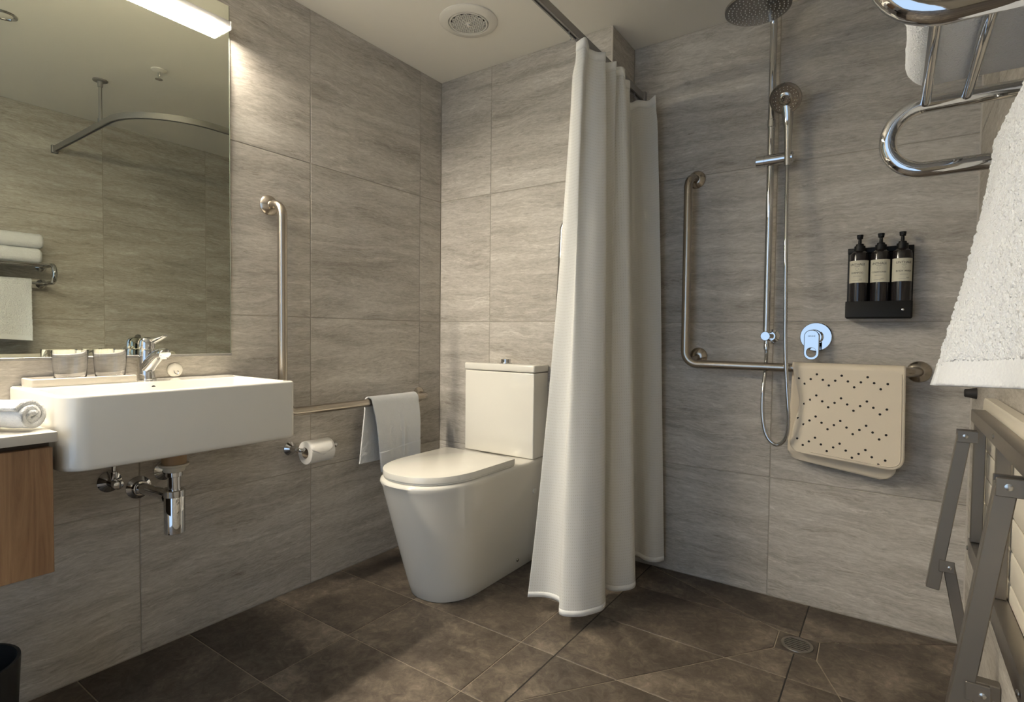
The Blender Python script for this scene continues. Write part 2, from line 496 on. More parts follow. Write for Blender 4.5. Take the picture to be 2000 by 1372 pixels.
# rear wall with the doorway behind the camera
bm = B()
box(bm, -0.12, 0.46, YR - 0.1, YR, -0.06, H); box(bm, 1.86, W + 0.12, YR - 0.1, YR, -0.06, H); box(bm, 0.46, 1.86, YR - 0.1, YR, 2.12, H)
struct('wall_rear', bm, 'grout', 'rear wall around the doorway opposite the toilet', 'wall')
bm = B()
for a in ((0.46, 0.50, 0, 2.12), (1.82, 1.86, 0, 2.12), (0.50, 1.82, 2.08, 2.12)): box(bm, a[0], a[1], YR - 0.11, YR + 0.015, a[2], a[3], 0.003)
struct('door_1', bm, 'doorpaint', 'painted frame of the open doorway in the rear wall', 'door frame')
struct('ceiling', box(B(), -0.12, W + 0.12, YR - 0.1, YS + 0.1, H, H + 0.1), 'paint', 'plain cream painted bathroom ceiling', 'ceiling')
# pale edge trim on the outer corner
struct('trim_1', box(B(), XO - 0.006, XO + 0.0012, -0.0012, 0.006, 0.0, H), 'tray', 'slim pale edge trim on the outer tile corner by the shower', 'trim')
struct('trim_2', box(B(), W - 0.004, W, YS - 0.004, YS, 0.0, H), 'tray', 'pale silicone bead in the corner of shower and right wall', 'trim')

# floor with cut tiles falling to the drain
fl = struct('floor', box(B(), -0.1, W + 0.1, YR - 0.6, YS + 0.1, -0.08, -REC), 'fgrout', 'dark brown stone tiled bathroom floor', 'floor')
def clip(P, a, b):
    """keep the part of convex P left of the line a->b"""
    out = []
    n = len(P); d = (b[0] - a[0], b[1] - a[1])
    s = [d[0] * (p[1] - a[1]) - d[1] * (p[0] - a[0]) for p in P]
    for i in range(n):
        j = (i + 1) % n
        if s[i] >= 0: out.append(P[i])
        if s[i] * s[j] < 0:
            t = s[i] / (s[i] - s[j]); out.append((lerp(P[i][0], P[j][0], t), lerp(P[i][1], P[j][1], t)))
    return out
def area(P): return 0.5 * sum(P[i - 1][0] * P[i][1] - P[i][0] * P[i - 1][1] for i in range(len(P)))
def dedupe(P):
    Q = []
    for p in P:
        if not Q or (abs(p[0] - Q[-1][0]) + abs(p[1] - Q[-1][1])) > 1e-4: Q.append(p)
    if len(Q) > 1 and (abs(Q[0][0] - Q[-1][0]) + abs(Q[0][1] - Q[-1][1])) <= 1e-4: Q.pop()
    return Q
XS0, YF = 1.047, -0.90
flat = lambda u, v, w: Vector((u, v, w))
yl = [YR - .5, -2.4, -2.1, -1.8, -1.5, -1.2, -0.9, -0.6, -0.3, 0.0]
polys = list(rects([0.0, 0.428, 0.918, XS0], yl)) + list(rects([XS0, 1.66, W], [y for y in yl if y <= YF]))
polys += [[(XO, 0), (XS0, 0), (XS0, YS), (XO, YS)]]
D0 = (1.598, -0.031); D1 = (1.601, -0.148); D2 = (1.723, -0.150); D3 = (1.720, -0.031)
C0, C1, C2, C3 = (XS0, YS - 0.004), (XS0, -0.875), (2.07, YF), (W, YS)
sectors = [[C0, C1, D1, D0], [D0, D3, C3, (XS0, YS)], [C3, D3, D2, C2, (W, YF)], [C1, (XS0, YF), C2, D2, D1]]
for S in sectors:
    if area(S) < 0: S = S[::-1]
    for r in rects([XS0, 1.66, W], [YF, -0.6, -0.3, 0.0, YS]):
        P = r
        # the sector outlines are close to convex: clip by each edge
        for i in range(len(S)):
            if len(P) < 3: break
            P = clip(P, S[i], S[(i + 1) % len(S)])
        P = dedupe(P)
        if len(P) >= 3 and area(P) > 6e-4: polys.append(P)
for P in polys:
    tile_piece('floor_tile', P, flat, fl, 'floor', joint=0.0016, depth=0.008)
tile_piece('floor_tile', [D1, D2, D3, D0], flat, fl, 'floor', joint=0.0016)

for x_, a_, b_ in ((XS0, YR - .5, YS), (1.6605, -0.031, YS), (1.6605, YF, -0.150)):
    mk('movement_joint', box(B(), x_ - 0.0021, x_ + 0.0021, a_, b_, -0.006, -0.0007), 'dark', fl)

# ------------------------------------------------------------------ floor drain
dr = thing('floor_drain', (1.661, -0.091, 0.0), 'round slotted metal floor drain between the cut shower floor tiles', 'drain')
bm = B(); lathe(bm, (1.661, -0.091, 0), (0, 0, 1), [(0.0002, 0.038), (0.0002, 0.048), (0.003, 0.047), (0.003, 0.0385), (0.001, 0.038)], 40, False, False); mk('rim', bm, 'seatsteel', dr)
bm = B(); lathe(bm, (1.661, -0.091, 0), (0, 0, 1), [(0.0003, 0.038), (0.0008, 0.038)], 32); mk('sump', bm, 'dark', dr)
bm = B()
for k in range(-3, 4):
    y = k * 0.0115; hw = math.sqrt(max(0.0383 ** 2 - y * y, 0))
    box(bm, 1.661 - hw, 1.661 + hw, -0.091 + y - 0.0022, -0.091 + y + 0.0022, 0.001, 0.0028)
mk('grate', bm, 'seatsteel', dr)

# ------------------------------------------------------------------ mirror and mirror light
mi = thing('wall_mirror', (0, -1.75, 0.925), 'large frameless wall mirror above the basin reflecting the opposite wall', 'mirror')
mk('glass', box(B(), 0.001, 0.006, -2.75, -1.062, 0.927, 2.105), 'mirror', mi)
mk('edge_strip', box(B(), 0.0005, 0.0062, -1.062, -1.0592, 0.925, 2.105, 0.0004, 1), 'glassedge', mi)
mk('bottom_channel', box(B(), 0.0005, 0.009, -2.75, -1.0585, 0.919, 0.927, 0.001, 1), 'alu', mi)
lp = thing('mirror_light', (0.03, -1.6, 2.004), 'long slim white LED bar light mounted over the mirror', 'light')
mk('housing', box(B(), 0.0065, 0.0575, -2.70, -1.080, 2.0065, 2.028, 0.002, 2), 'housing', lp)
mk('end_cap', box(B(), 0.0065, 0.060, -1.084, -1.079, 2.001, 2.028, 0.001, 1), 'housing', lp)
mk('diffuser', box(B(), 0.0085, 0.058, -2.696, -1.0845, 2.0018, 2.0066, 0.0018, 3), 'lamp', lp)

# ------------------------------------------------------------------ basin
bs = thing('wash_basin', (0.2, -1.35, 0.68), 'white rectangular wall-hung ceramic basin with chrome tap', 'basin')
X0, X1, Y0, Y1, Z0, Z1 = 0.0008, 0.392, -1.634, -1.066, 0.680, 0.853
def bl(z, ins, r): return [(x, y, z) for x, y in rrect(X0, X1 - ins, Y0 + ins, Y1 - ins, (0.055 - ins * .5 if r else .004, 0.016, 0.004, 0.004), 8)]
def il(z, x0, x1, y0, y1, r): return [(x, y, z) for x, y in rrect(x0, x1, y0, y1, r, 8)]
bm = B()
loft(bm, [bl(Z0, 0.006, 1), bl(Z0 + 0.004, 0.001, 1), bl(Z0 + 0.012, 0, 1), bl(Z1 - 0.006, 0, 1), bl(Z1 - 0.0015, 0.0015, 1), bl(Z1, 0.005, 1),
          il(Z1, 0.113, X1 - 0.016, Y0 + 0.016, Y1 - 0.016, 0.03), il(Z1 - 0.005, 0.116, X1 - 0.019, Y0 + 0.019, Y1 - 0.019, 0.03),
          il(Z1 - 0.085, 0.130, X1 - 0.030, Y0 + 0.030, Y1 - 0.030, 0.035), il(Z1 - 0.100, 0.145, X1 - 0.045, Y0 + 0.045, Y1 - 0.045, 0.035)], True, True)
mk('bowl', bm, 'ceramic', bs, ang=50)
bm = B(); lathe(bm, (0.114, -1.345, 0.835), (1, 0, 0), [(0, 0.007), (0.0032, 0.007), (0.0038, 0.006)], 20); mk('overflow_hole', bm, 'dark', bs)
bm = B(); lathe(bm, (0.25, -1.345, Z1 - 0.1), (0, 0, 1), [(0, 0.03), (0.003, 0.03), (0.005, 0.022)], 24); mk('waste_outlet', bm, 'chrome', bs)

tp = thing('basin_mixer_tap', (0.05, -1.335, Z1), 'chrome single lever mixer tap standing on the white basin', 'tap')
tx, ty = 0.050, -1.335
bm = B(); lathe(bm, (tx, ty, Z1), (0, 0, 1), [(0, 0.0255), (0.004, 0.0255), (0.006, 0.023), (0.022, 0.0205), (0.045, 0.0205), (0.066, 0.0215), (0.088, 0.0205), (0.092, 0.019)], 28); mk('body', bm, 'chrome', tp)
bm = B()
path = [(tx + 0.002, ty, Z1 + 0.036), (tx + 0.030, ty + .004, Z1 + 0.060), (tx + 0.060, ty + .008, Z1 + 0.078), (tx + 0.084, ty + .011, Z1 + 0.082), (tx + 0.094, ty + .012, Z1 + 0.080)]
P = [Vector(crom(path, i / 12)) for i in range(13)]
for i, q in enumerate(P): pass
loops = []
for i, q in enumerate(P):
    T = (P[min(i + 1, 12)] - P[max(i - 1, 0)]).normalized(); a = T.cross(Vector((0, 0, 1))).normalized(); b = a.cross(T)
    e_ = (1, .93, .6)[max(i - 10, 0)]
    ra, rb = lerp(0.0200, 0.0170, i / 12) * e_, lerp(0.0200, 0.0140, i / 12) * e_
    loops.append([q + a * ra * math.cos(2 * PI * k / 20) + b * rb * math.sin(2 * PI * k / 20) for k in range(20)])
loft(bm, loops)
mk('spout', bm, 'chrome', tp)
bm = B(); lathe(bm, (tx + 0.081, ty + .0105, Z1 + 0.066), (0, 0, 1), [(0, 0.0095), (0.002, 0.0105), (0.014, 0.0105)], 20); mk('aerator', bm, 'chrome', tp)
bm = B(); lathe(bm, (tx, ty, Z1 + 0.093), (0, 0, 1), [(0, 0.0205), (0.008, 0.0215), (0.022, 0.0205), (0.032, 0.015), (0.036, 0.006)], 24)
lv = mk('lever', bm, 'chrome', tp)
bm = B()
lp_ = []
for i in range(9):
    t = i / 8; x = tx - 0.012 + 0.064 * t; z = Z1 + 0.112 + 0.022 * t ** 1.4; hw = lerp(0.0200, 0.007, t); hh = lerp(0.0165, 0.0025, t ** .7)
    lp_.append([(x, ty + 0.03 * t + hw * math.cos(2 * PI * k / 16), z + hh * math.sin(2 * PI * k / 16)) for k in range(16)])
loft(bm, lp_)
h = mk('handle', bm, 'chrome', lv)

# tray with two tumblers
tr = thing('amenity_tray', (0.047, -1.49, Z1), 'shallow beige tray carrying two glasses on the basin ledge', 'tray')
bm = B()
def tl(z, i, r): return [(x, y, z) for x, y in rrect(0.004 + i, 0.094 - i, -1.612 + i, -1.378 - i, r, 4)]
loft(bm, [tl(Z1, 0.001, .004), tl(Z1 + 0.003, 0, .004), tl(Z1 + 0.019, 0, .004), tl(Z1 + 0.021, 0.002, .004), tl(Z1 + 0.021, 0.005, .004), tl(Z1 + 0.008, 0.007, .004)])
mk('dish', bm, 'tray', tr)
for k, (yy, lab) in enumerate(((-1.520, 'clear glass tumbler on the tray, farther from the tap'), (-1.428, 'clear glass tumbler on the tray, nearer the chrome tap'))):
    g = thing('glass_tumbler', (0.049, yy, Z1 + 0.0085), lab, 'glass', 'tumblers on the basin tray')
    bm = B(); z = Z1 + 0.0085
    lathe(bm, (0.049, yy, z), (0, 0, 1), [(0, 0.030), (0.0015, 0.033), (0.012, 0.0355), (0.045, 0.038), (0.0845, 0.0405), (0.0852, 0.0402), (0.0850, 0.0396), (0.045, 0.0371), (0.014, 0.0345), (0.008, 0.031)], 36)
    mk('bowl', bm, 'glass', g)

# plug hook on the wall
pk = thing('plug_hook', (0.0, -1.238, 0.876), 'small round white wall disc with chrome hook between mirror and basin', 'hook')
bm = B(); lathe(bm, (0.0005, -1.238, 0.877), (1, 0, 0), [(0, 0.0225), (0.004, 0.0225), (0.007, 0.019), (0.008, 0.010)], 32); mk('disc', bm, 'white', pk)
bm = B(); tube(bm, fillet([(0.006, -1.243, 0.877), (0.014, -1.243, 0.867), (0.017, -1.238, 0.862), (0.014, -1.232, 0.867), (0.006, -1.232, 0.877)], 0.004, 4), 0.0016, 8); mk('hook', bm, 'chrome', pk)

# ------------------------------------------------------------------ vanity counter and cabinet
ct = thing('vanity_counter', (0.19, -2.05, 0.757), 'pale stone vanity counter beside the basin over the wood cabinet', 'counter')
mk('top', box(B(), 0.001, 0.392, -2.46, -1.642, 0.757, 0.779, 0.002, 2), 'counter', ct)
cb = thing('vanity_cabinet', (0.19, -2.05, 0.468), 'brown wood-grain wall-hung cabinet under the pale counter', 'cabinet')
mk('body', box(B(), 0.001, 0.362, -2.46, -1.650, 0.470, 0.7565), 'recess', cb)
mk('door', box(B(), 0.364, 0.384, -2.052, -1.649, 0.468, 0.745, 0.001, 1), 'wood', cb)
mk('door', box(B(), 0.364, 0.384, -2.46, -2.055, 0.468, 0.745, 0.001, 1), 'wood', cb)

def towel_roll(cy, label, rot, x0=0.235, x1=0.350, ry=0.043, rz=0.034, turn=0.60):
    cz = 0.7792 + rz
    t = thing('rolled_towel', (0.5 * (x0 + x1), cy, 0.779), label, 'towel', 'rolled face towels on the vanity counter')
    bm = B()
    turns, n = 2.3, 120
    prof = []
    for i in range(n + 1):
        a = i / n * turns * 2 * PI; k = 0.14 + 0.74 * i / n
        prof.append((cy + ry * k * math.cos(a + rot), cz + rz * k * math.sin(a + rot)))
    def fn(u, v):
        i = min(int(u * n), n - 1); f = u * n - i
        y = lerp(prof[i][0], prof[i + 1][0], f); z = lerp(prof[i][1], prof[i + 1][1], f)
        x = lerp(x0, x1, v) + (0.010 * (1 - u) * (v - .5)) + 0.004 * math.sin(u * 11 + rot) * (v > .8)
        nn = noise.noise(Vector((x * 45, y * 45, z * 45))) * 0.0016
        dx, dy = x - 0.5 * (x0 + x1), y + nn - cy
        return (0.5 * (x0 + x1) + dx * math.cos(turn) - dy * math.sin(turn), cy + dx * math.sin(turn) + dy * math.cos(turn), max(z + nn, 0.7850))
    grid(bm, 170, 16, fn)
    o = mk('cloth', bm, 'towel', t, ang=80); solidify(o, 0.0112)
towel_roll(-1.706, 'rolled white face towel beside the basin on the counter', 0.7)
towel_roll(-1.812, 'rolled white face towel at the left edge of the picture', 2.0)

# ------------------------------------------------------------------ under-basin plumbing
bt = thing('bottle_trap', (0.2, -1.327, 0.42), 'chrome bottle trap hanging under the white basin', 'trap')
tx, ty = 0.200, -1.327
bm = B(); lathe(bm, (tx, ty, 0.42), (0, 0, 1), [(0, 0.024), (0.002, 0.0268), (0.105, 0.0268), (0.106, 0.0262), (0.107, 0.0275), (0.124, 0.0275), (0.126, 0.025)], 12); mk('bottle', bm, 'chrome', bt)
bm = B(); lathe(bm, (tx, ty, 0.546), (0, 0, 1), [(0, 0.0165), (0.042, 0.0165)], 24); mk('tailpipe', bm, 'chrome', bt)
bm = B(); lathe(bm, (tx, ty, 0.584), (0, 0, 1), [(0, 0.020), (0.001, 0.0215), (0.013, 0.0215), (0.015, 0.019)], 12); mk('chrome_nut', bm, 'chrome', bt)
bm = B(); lathe(bm, (tx, ty, 0.599), (0, 0, 1), [(0, 0.026), (0.012, 0.029), (0.015, 0.036), (0.020, 0.039), (0.022, 0.038)], 28); mk('collar', bm, 'nut', bt)
bm = B(); lathe(bm, (tx, ty, 0.620), (0, 0, 1), [(0, 0.031), (0.0595, 0.033)], 28); mk('waste_body', bm, 'brass', bt)
bm = B(); tube(bm, [(tx - 0.018, ty, 0.522), (0.004, -1.343, 0.522)], 0.0165, 20); mk('waste_arm', bm, 'chrome', bt)
bm = B(); lathe(bm, (tx - 0.052, ty - .002, 0.522), (1, 0, 0), [(0, 0.019), (0.002, 0.0215), (0.028, 0.0215)], 12); mk('arm_nut', bm, 'chrome', bt)
bm = B(); lathe(bm, (0.0005, -1.343, 0.522), (1, 0, 0), [(0, 0.034), (0.003, 0.034), (0.010, 0.022), (0.024, 0.0215), (0.025, 0.017)], 32); mk('wall_flange', bm, 'chrome', bt)
for k, (yy, zz, lab) in enumerate(((-1.418, 0.556, 'chrome stop valve on the wall left of the bottle trap'), (-1.270, 0.560, 'chrome stop valve on the wall partly behind the bottle trap'))):
    v = thing('stop_valve', (0.0, yy, zz), lab, 'valve', 'stop valves under the basin')
    bm = B(); lathe(bm, (0.0005, yy, zz), (1, 0, 0), [(0, 0.031), (0.003, 0.031), (0.009, 0.021), (0.014, 0.012), (0.050, 0.011)], 28); mk('body', bm, 'chrome', v)
    bm = B(); lathe(bm, (0.050, yy, zz), (1, 0, 0), [(0, 0.010), (0.003, 0.013), (0.018, 0.013), (0.020, 0.010)], 14); mk('handle', bm, 'chrome', v)
    bm = B(); lathe(bm, (0.034, yy, zz + 0.008), (0, 0, 1), [(0, 0.008), (0.012, 0.010), (0.026, 0.010), (0.028, 0.006), (0.118, 0.005)], 12); mk('outlet', bm, 'chrome', v)

# ------------------------------------------------------------------ bin
bn = thing('waste_bin', (0.25, -1.783, 0), 'black round waste bin on the floor below the vanity', 'bin')
bm = B(); lathe(bm, (0.25, -1.783, 0), (0, 0, 1), [(0, 0.088), (0.004, 0.091), (0.262, 0.104), (0.266, 0.1035), (0.266, 0.0975), (0.262, 0.097), (0.01, 0.085)], 48); mk('bucket', bm, 'bin', bn)

# ------------------------------------------------------------------ grab rails
def flange(bm, o, d, r=0.036, tr=0.017):
    lathe(bm, o, d, [(0.0004, r), (0.004, r), (0.010, r * 0.86), (0.016, tr * 1.12), (0.017, tr)], 32)
gl = thing('grab_rail', (0.0, -0.908, 0.70), 'L-shaped brushed steel grab rail on the vanity wall beside the basin', 'grab rail')
GR = 0.0165
bm = B(); tube(bm, fillet([(0.006, -0.916, 1.463), (0.072, -0.908, 1.463), (0.072, -0.908, 0.706), (0.072, -0.165, 0.706), (0.006, -0.150, 0.706)], [0.045, 0.05, 0.045], 10), GR, 20); mk('tube', bm, 'steel', gl, ang=60)
for o_ in ((0, -0.916, 1.463), (0, -0.150, 0.706), (0, -0.86, 0.745)):
    bm = B(); flange(bm, o_, (1, 0, 0)); mk('flange', bm, 'steel', gl)
bm = B(); tube(bm, [(0.006, -0.86, 0.745), (0.07, -0.875, 0.722)], 0.012, 14); mk('stay', bm, 'steel', gl)
gs = thing('grab_rail', (1.2, YS, 0.89), 'L-shaped brushed steel grab rail on the shower wall', 'grab rail')
yc = YS - 0.072
bm = B(); tube(bm, fillet([(1.210, YS - 0.006, 1.645), (1.198, yc, 1.645), (1.198, yc, 0.891), (1.935, yc, 0.891), (1.967, YS - 0.006, 0.891)], [0.045, 0.05, 0.04], 10), GR, 20); mk('tube', bm, 'steel', gs, ang=60)
for o_ in ((1.210, YS, 1.645), (1.967, YS, 0.891), (1.232, YS, 0.920)):
    bm = B(); flange(bm, o_, (0, -1, 0)); mk('flange', bm, 'steel', gs)
bm = B(); tube(bm, [(1.232, YS - 0.006, 0.920), (1.222, yc + .004, 0.900)], 0.012, 14); mk('stay', bm, 'steel', gs)

# ------------------------------------------------------------------ hand towel on the vanity-wall rail
ht = thing('hand_towel', (0.072, -0.385, 0.41), 'white hand towel folded over the grab rail beside the toilet', 'towel')
bm = B()
def hand(u, v):
    # v 0 = back hem, 1 = front hem
    y = lerp(-0.515, -0.25, u)
    sag = 0.012 * math.sin(u * PI * 2.3 + .6)
    if v < 0.42:
        t = v / 0.42; z = lerp(0.447, 0.706, t); x = 0.0470 + 0.003 * math.sin(u * 7 + t * 2) + 0.002 * (1 - t)
        y += lerp(-0.030, 0.0, t)
    elif v < 0.52:
        a = (v - 0.42) / 0.10 * PI; x = 0.072 - 0.0250 * math.cos(a); z = 0.706 + 0.0235 * math.sin(a)
    else:
        t = (v - 0.52) / 0.48; z = lerp(0.706, lerp(0.404, 0.432, u), t); x = 0.0970 + 0.006 * t * math.sin(u * 8) + 0.012 * t * (1 - t)
        y += lerp(0.052, 0.012, u) * t + 0.004 * math.sin(t * 5)
    n = noise.noise(Vector((x * 55, y * 55, z * 55))) + 0.6 * noise.noise(Vector((x * 260, y * 260, z * 260)))
    cr_ = 0.006 * math.exp(-((u - 0.60) / 0.035) ** 2) - 0.004 * math.exp(-((u - 0.30) / 0.06) ** 2) if v > 0.56 else 0.0
    return (max(x + n * 0.0014 + cr_ * min((v - 0.56) * 6, 1), 0.012), y, z)
grid(bm, 90, 220, hand)
o = mk('cloth', bm, 'towel', ht, ang=80); solidify(o, 0.0055)
bm = B()
def band(u, v):
    p = hand(u, lerp(0.860, 0.995, v)); return (p[0] + 0.0040, p[1], p[2])
grid(bm, 40, 14, band); o = mk('woven_band', bm, 'towelband', ht, ang=80); solidify(o, 0.0022)

# ------------------------------------------------------------------ toilet paper
th = thing('toilet_paper_holder', (0, -0.832, 0.556), 'chrome toilet paper holder with ball end on the vanity wall', 'paper holder')
bm = B(); lathe(bm, (0.0005, -0.835, 0.556), (1, 0, 0), [(0, 0.026), (0.004, 0.026), (0.010, 0.020), (0.018, 0.012), (0.05, 0.010)], 28); mk('wall_mount', bm, 'chrome', th)
bm = B(); tube(bm, fillet([(0.045, -0.835, 0.556), (0.070, -0.835, 0.556), (0.070, -0.690, 0.556)], 0.012, 6), 0.0075, 14); mk('arm', bm, 'chrome', th)
bm = B(); lathe(bm, (0.070, -0.692, 0.556), (0, 1, 0), [(0, 0.007)] + [(0.010 - 0.011 * math.cos(a * PI / 8), 0.011 * math.sin(a * PI / 8)) for a in range(2, 9)], 20); mk('ball_end', bm, 'chrome', th)
tr_ = thing('toilet_roll', (0.070, -0.765, 0.50), 'white toilet paper roll on the chrome holder', 'toilet roll')
zc, RR = 0.5442, 0.044
bm = B()
def ring(y, r): return [(0.070 + r * math.cos(2 * PI * k / 44), y, zc + r * math.sin(2 * PI * k / 44)) for k in range(44)]
loft(bm, [ring(-0.816, 0.0205), ring(-0.816, RR - .001), ring(-0.815, RR), ring(-0.714, RR), ring(-0.713, RR - .001), ring(-0.713, 0.0205), ring(-0.816, 0.0205)], False, False)
mk('paper', bm, 'paper', tr_)
bm = B(); loft(bm, [ring(-0.8162, 0.0204), ring(-0.7128, 0.0204)], False, False); o = mk('core', bm, 'card', tr_); solidify(o, 0.0008)
bm = B()
def flap(u, v):
    a = lerp(0.55 * PI, -0.06 * PI, v); r = RR + 0.0006
    yy = lerp(-0.816, -0.713, u); w = abs(u - 0.5) * 2
    if v > 0.72: yy = lerp(yy, -0.765, (v - 0.72) / 0.28 * 0.95)
    return (0.070 + r * math.cos(a), yy, zc + r * math.sin(a))
grid(bm, 8, 16, flap); o = mk('folded_end', bm, 'paper', tr_); solidify(o, 0.0005)

# ------------------------------------------------------------------ toilet
CX = 0.456
tl_ = thing('toilet', (CX, -0.35, 0), 'white back-to-wall toilet suite with square cistern and closed lid', 'toilet')
def dloop(z, hw, yf, yb, fl_, n=28, rb=0.012):
    """D outline: straight sides from yb to yf+fl_, half-ellipse nose to yf"""
    pts = []
    for k in range(n + 1):
        a = PI + PI * k / n
        ex = 2.25
        c, s = math.cos(a), math.sin(a)
        pts.append((CX + hw * math.copysign(abs(c) ** (2 / ex), c), yf + fl_ + fl_ * math.copysign(abs(s) ** (2 / ex), s), z))
    pts += [(CX + hw, lerp(yf + fl_, yb, t), z) for t in (0.25, 0.5, 0.75)]
    pts += [(CX + hw, yb - rb, z), (CX + hw - rb * .3, yb - rb * .3, z), (CX + hw - rb, yb, z), (CX - hw + rb, yb, z), (CX - hw + rb * .3, yb - rb * .3, z), (CX - hw, yb - rb, z)]
    pts += [(CX - hw, lerp(yf + fl_, yb, t), z) for t in (0.75, 0.5, 0.25)]
    return pts
bm = B()
lo = []
for z in (0.0, 0.004, 0.05, 0.12, 0.2, 0.28, 0.35, 0.41, 0.440):
    t = z / 0.46
    lo.append(dloop(z, lerp(0.140, 0.1935, t ** 1.05) - (0.002 if z == 0 else 0), lerp(-0.585, -0.722, t ** 0.95) + (0.002 if z == 0 else 0), -0.0015, lerp(0.17, 0.235, t)))
lo.append(dloop(0.456, 0.1945, -0.7245, -0.0015, 0.237)); lo.append(dloop(0.464, 0.192, -0.721, -0.002, 0.236)); lo.append(dloop(0.468, 0.185, -0.712, -0.004, 0.232))
loft(bm, lo)
mk('pan', bm, 'ceramic', tl_, ang=50)
def lid(z0, z1, dx, name):
    bm = B(); yb = -0.243
    loft(bm, [dloop(z0, 0.187 - dx, -0.711 + dx, yb, 0.232), dloop(z0 + 0.001, 0.1885 - dx, -0.713 + dx, yb, 0.233), dloop(z1 - 0.0018, 0.1885 - dx, -0.713 + dx, yb, 0.233), dloop(z1 - 0.0005, 0.1880 - dx, -0.7124 + dx, yb, 0.2328), dloop(z1, 0.1868 - dx, -0.711 + dx, yb - .001, 0.232)])
    return mk(name, bm, 'ceramic', tl_, ang=40)
lid(0.4692, 0.4755, 0.003, 'seat_ring'); lid(0.4762, 0.4990, 0.0, 'lid')
for s in (-0.11, 0.11):
    bm = B(); lathe(bm, (CX + s - 0.018, -0.232, 0.484), (1, 0, 0), [(0, 0.008), (0.036, 0.008)], 14); mk('hinge', bm, 'ceramic', tl_)
ci = mk('cistern', box(B(), CX - 0.189, CX + 0.189, -0.118, -0.0015, 0.4700, 0.8365, 0.005, 3), 'ceramic', tl_)
mk('cistern_lid', box(B(), CX - 0.192, CX + 0.192, -0.121, -0.001, 0.8395, 0.871, 0.007, 3), 'ceramic', ci)
fb = mk('flush_plate', lathe(B(), (CX, -0.060, 0.8708), (0, 0, 1), [(0, 0.030), (0.0025, 0.030), (0.0035, 0.028)], 32), 'chrome', ci)
for sgn in (-1, 1):
    half = [(CX + sgn * (0.0012 + 0.0215 * math.sin(k * PI / 10)), -0.060 - sgn * 0.0215 * math.cos(k * PI / 10)) for k in range(11)]
    bm = B(); loft(bm, [[(x, y, z) for x, y in half] for z in (0.8735, 0.8905)]); mk('flush_button', bm, 'chrome', ci)
bm = B(); lathe(bm, (CX + 0.1475, -0.165, 0.045), (1, 0, 0), [(-0.006, 0.007), (0.001, 0.007), (0.0035, 0.005)], 18); mk('fixing_cap', bm, 'bolt', tl_)
bm = B(); lathe(bm, (CX + 0.178, -0.088, 0.330), (1, 0, 0), [(-0.01, 0.012), (0.0042, 0.012), (0.005, 0.011)], 22); mk('side_plug', bm, 'ceramic', tl_)

# fold-up support rail between toilet and curtain
fr = thing('fold_up_rail', (0.80, 0, 0.78), 'chrome fold-up support rail raised on the wall, mostly behind the curtain', 'grab rail')
bm = B(); tube(bm, fillet([(0.727, -0.082, 0.80), (0.727, -0.030, 1.492), (0.875, -0.030, 1.492), (0.875, -0.082, 0.80)], 0.05, 8), 0.0135, 16); mk('tube', bm, 'chrome', fr)
mk('wall_plate', box(B(), 0.706, 0.897, -0.012, -0.0008, 0.70, 0.90, 0.004, 2), 'steel', fr)
mk('hinge_block', box(B(), 0.722, 0.890, -0.098, -0.012, 0.775, 0.815, 0.006, 2), 'steel', fr)

# ------------------------------------------------------------------ ceiling vent, sprinkler, downlight
vt = thing('ceiling_vent', (0.462, -0.346, H), 'round white exhaust vent with perforated grille on the ceiling', 'vent')
vc = (0.462, -0.346, H)
bm = B(); lathe(bm, vc, (0, 0, -1), [(0.0005, 0.116), (0.004, 0.116), (0.010, 0.108), (0.013, 0.082), (0.011, 0.0795), (0.002, 0.079)], 56, False, False); mk('ring', bm, 'white', vt)
bm = B(); lathe(bm, vc, (0, 0, -1), [(0.001, 0.079), (0.002, 0.079)], 40); mk('duct', bm, 'dark', vt)
bm = B(); lathe(bm, vc, (0, 0, -1), [(0.006, 0.070), (0.012, 0.070), (0.0135, 0.073), (0.012, 0.0765), (0.006, 0.0765)], 48, False, False); mk('grille_rim', bm, 'white', vt)
bm = B()
Rg, pitch = 0.0705, 0.0094
for j in range(-9, 10):
    for i in range(-12, 13):
        hx, hy = (i + 0.5 * (j % 2)) * pitch, j * pitch * 0.866
        if math.hypot(hx, hy) > Rg - pitch * 0.45: continue
        ro, rin = pitch / 1.732 * 1.002, pitch * 0.375
        A = [[bm.verts.new((vc[0] + hx + r * math.cos(PI / 6 + k * PI / 3), vc[1] + hy + r * math.sin(PI / 6 + k * PI / 3), z)) for k in range(6)] for r, z in ((ro, H - 0.0125), (rin, H - 0.0125), (rin, H - 0.0105))]
        for p, q in ((0, 1), (1, 2)):
            for k in range(6): bm.faces.new((A[p][k], A[p][(k + 1) % 6], A[q][(k + 1) % 6], A[q][k]))
mk('perforated_grille', bm, 'white', vt)
bm = B(); lathe(bm, (vc[0], vc[1], H - 0.009), (0, 0, -1), [(0, 0.010), (0.004, 0.010), (0.006, 0.007), (0.013, 0.0065), (0.015, 0.003)], 20); mk('centre_knob', bm, 'white', vt)

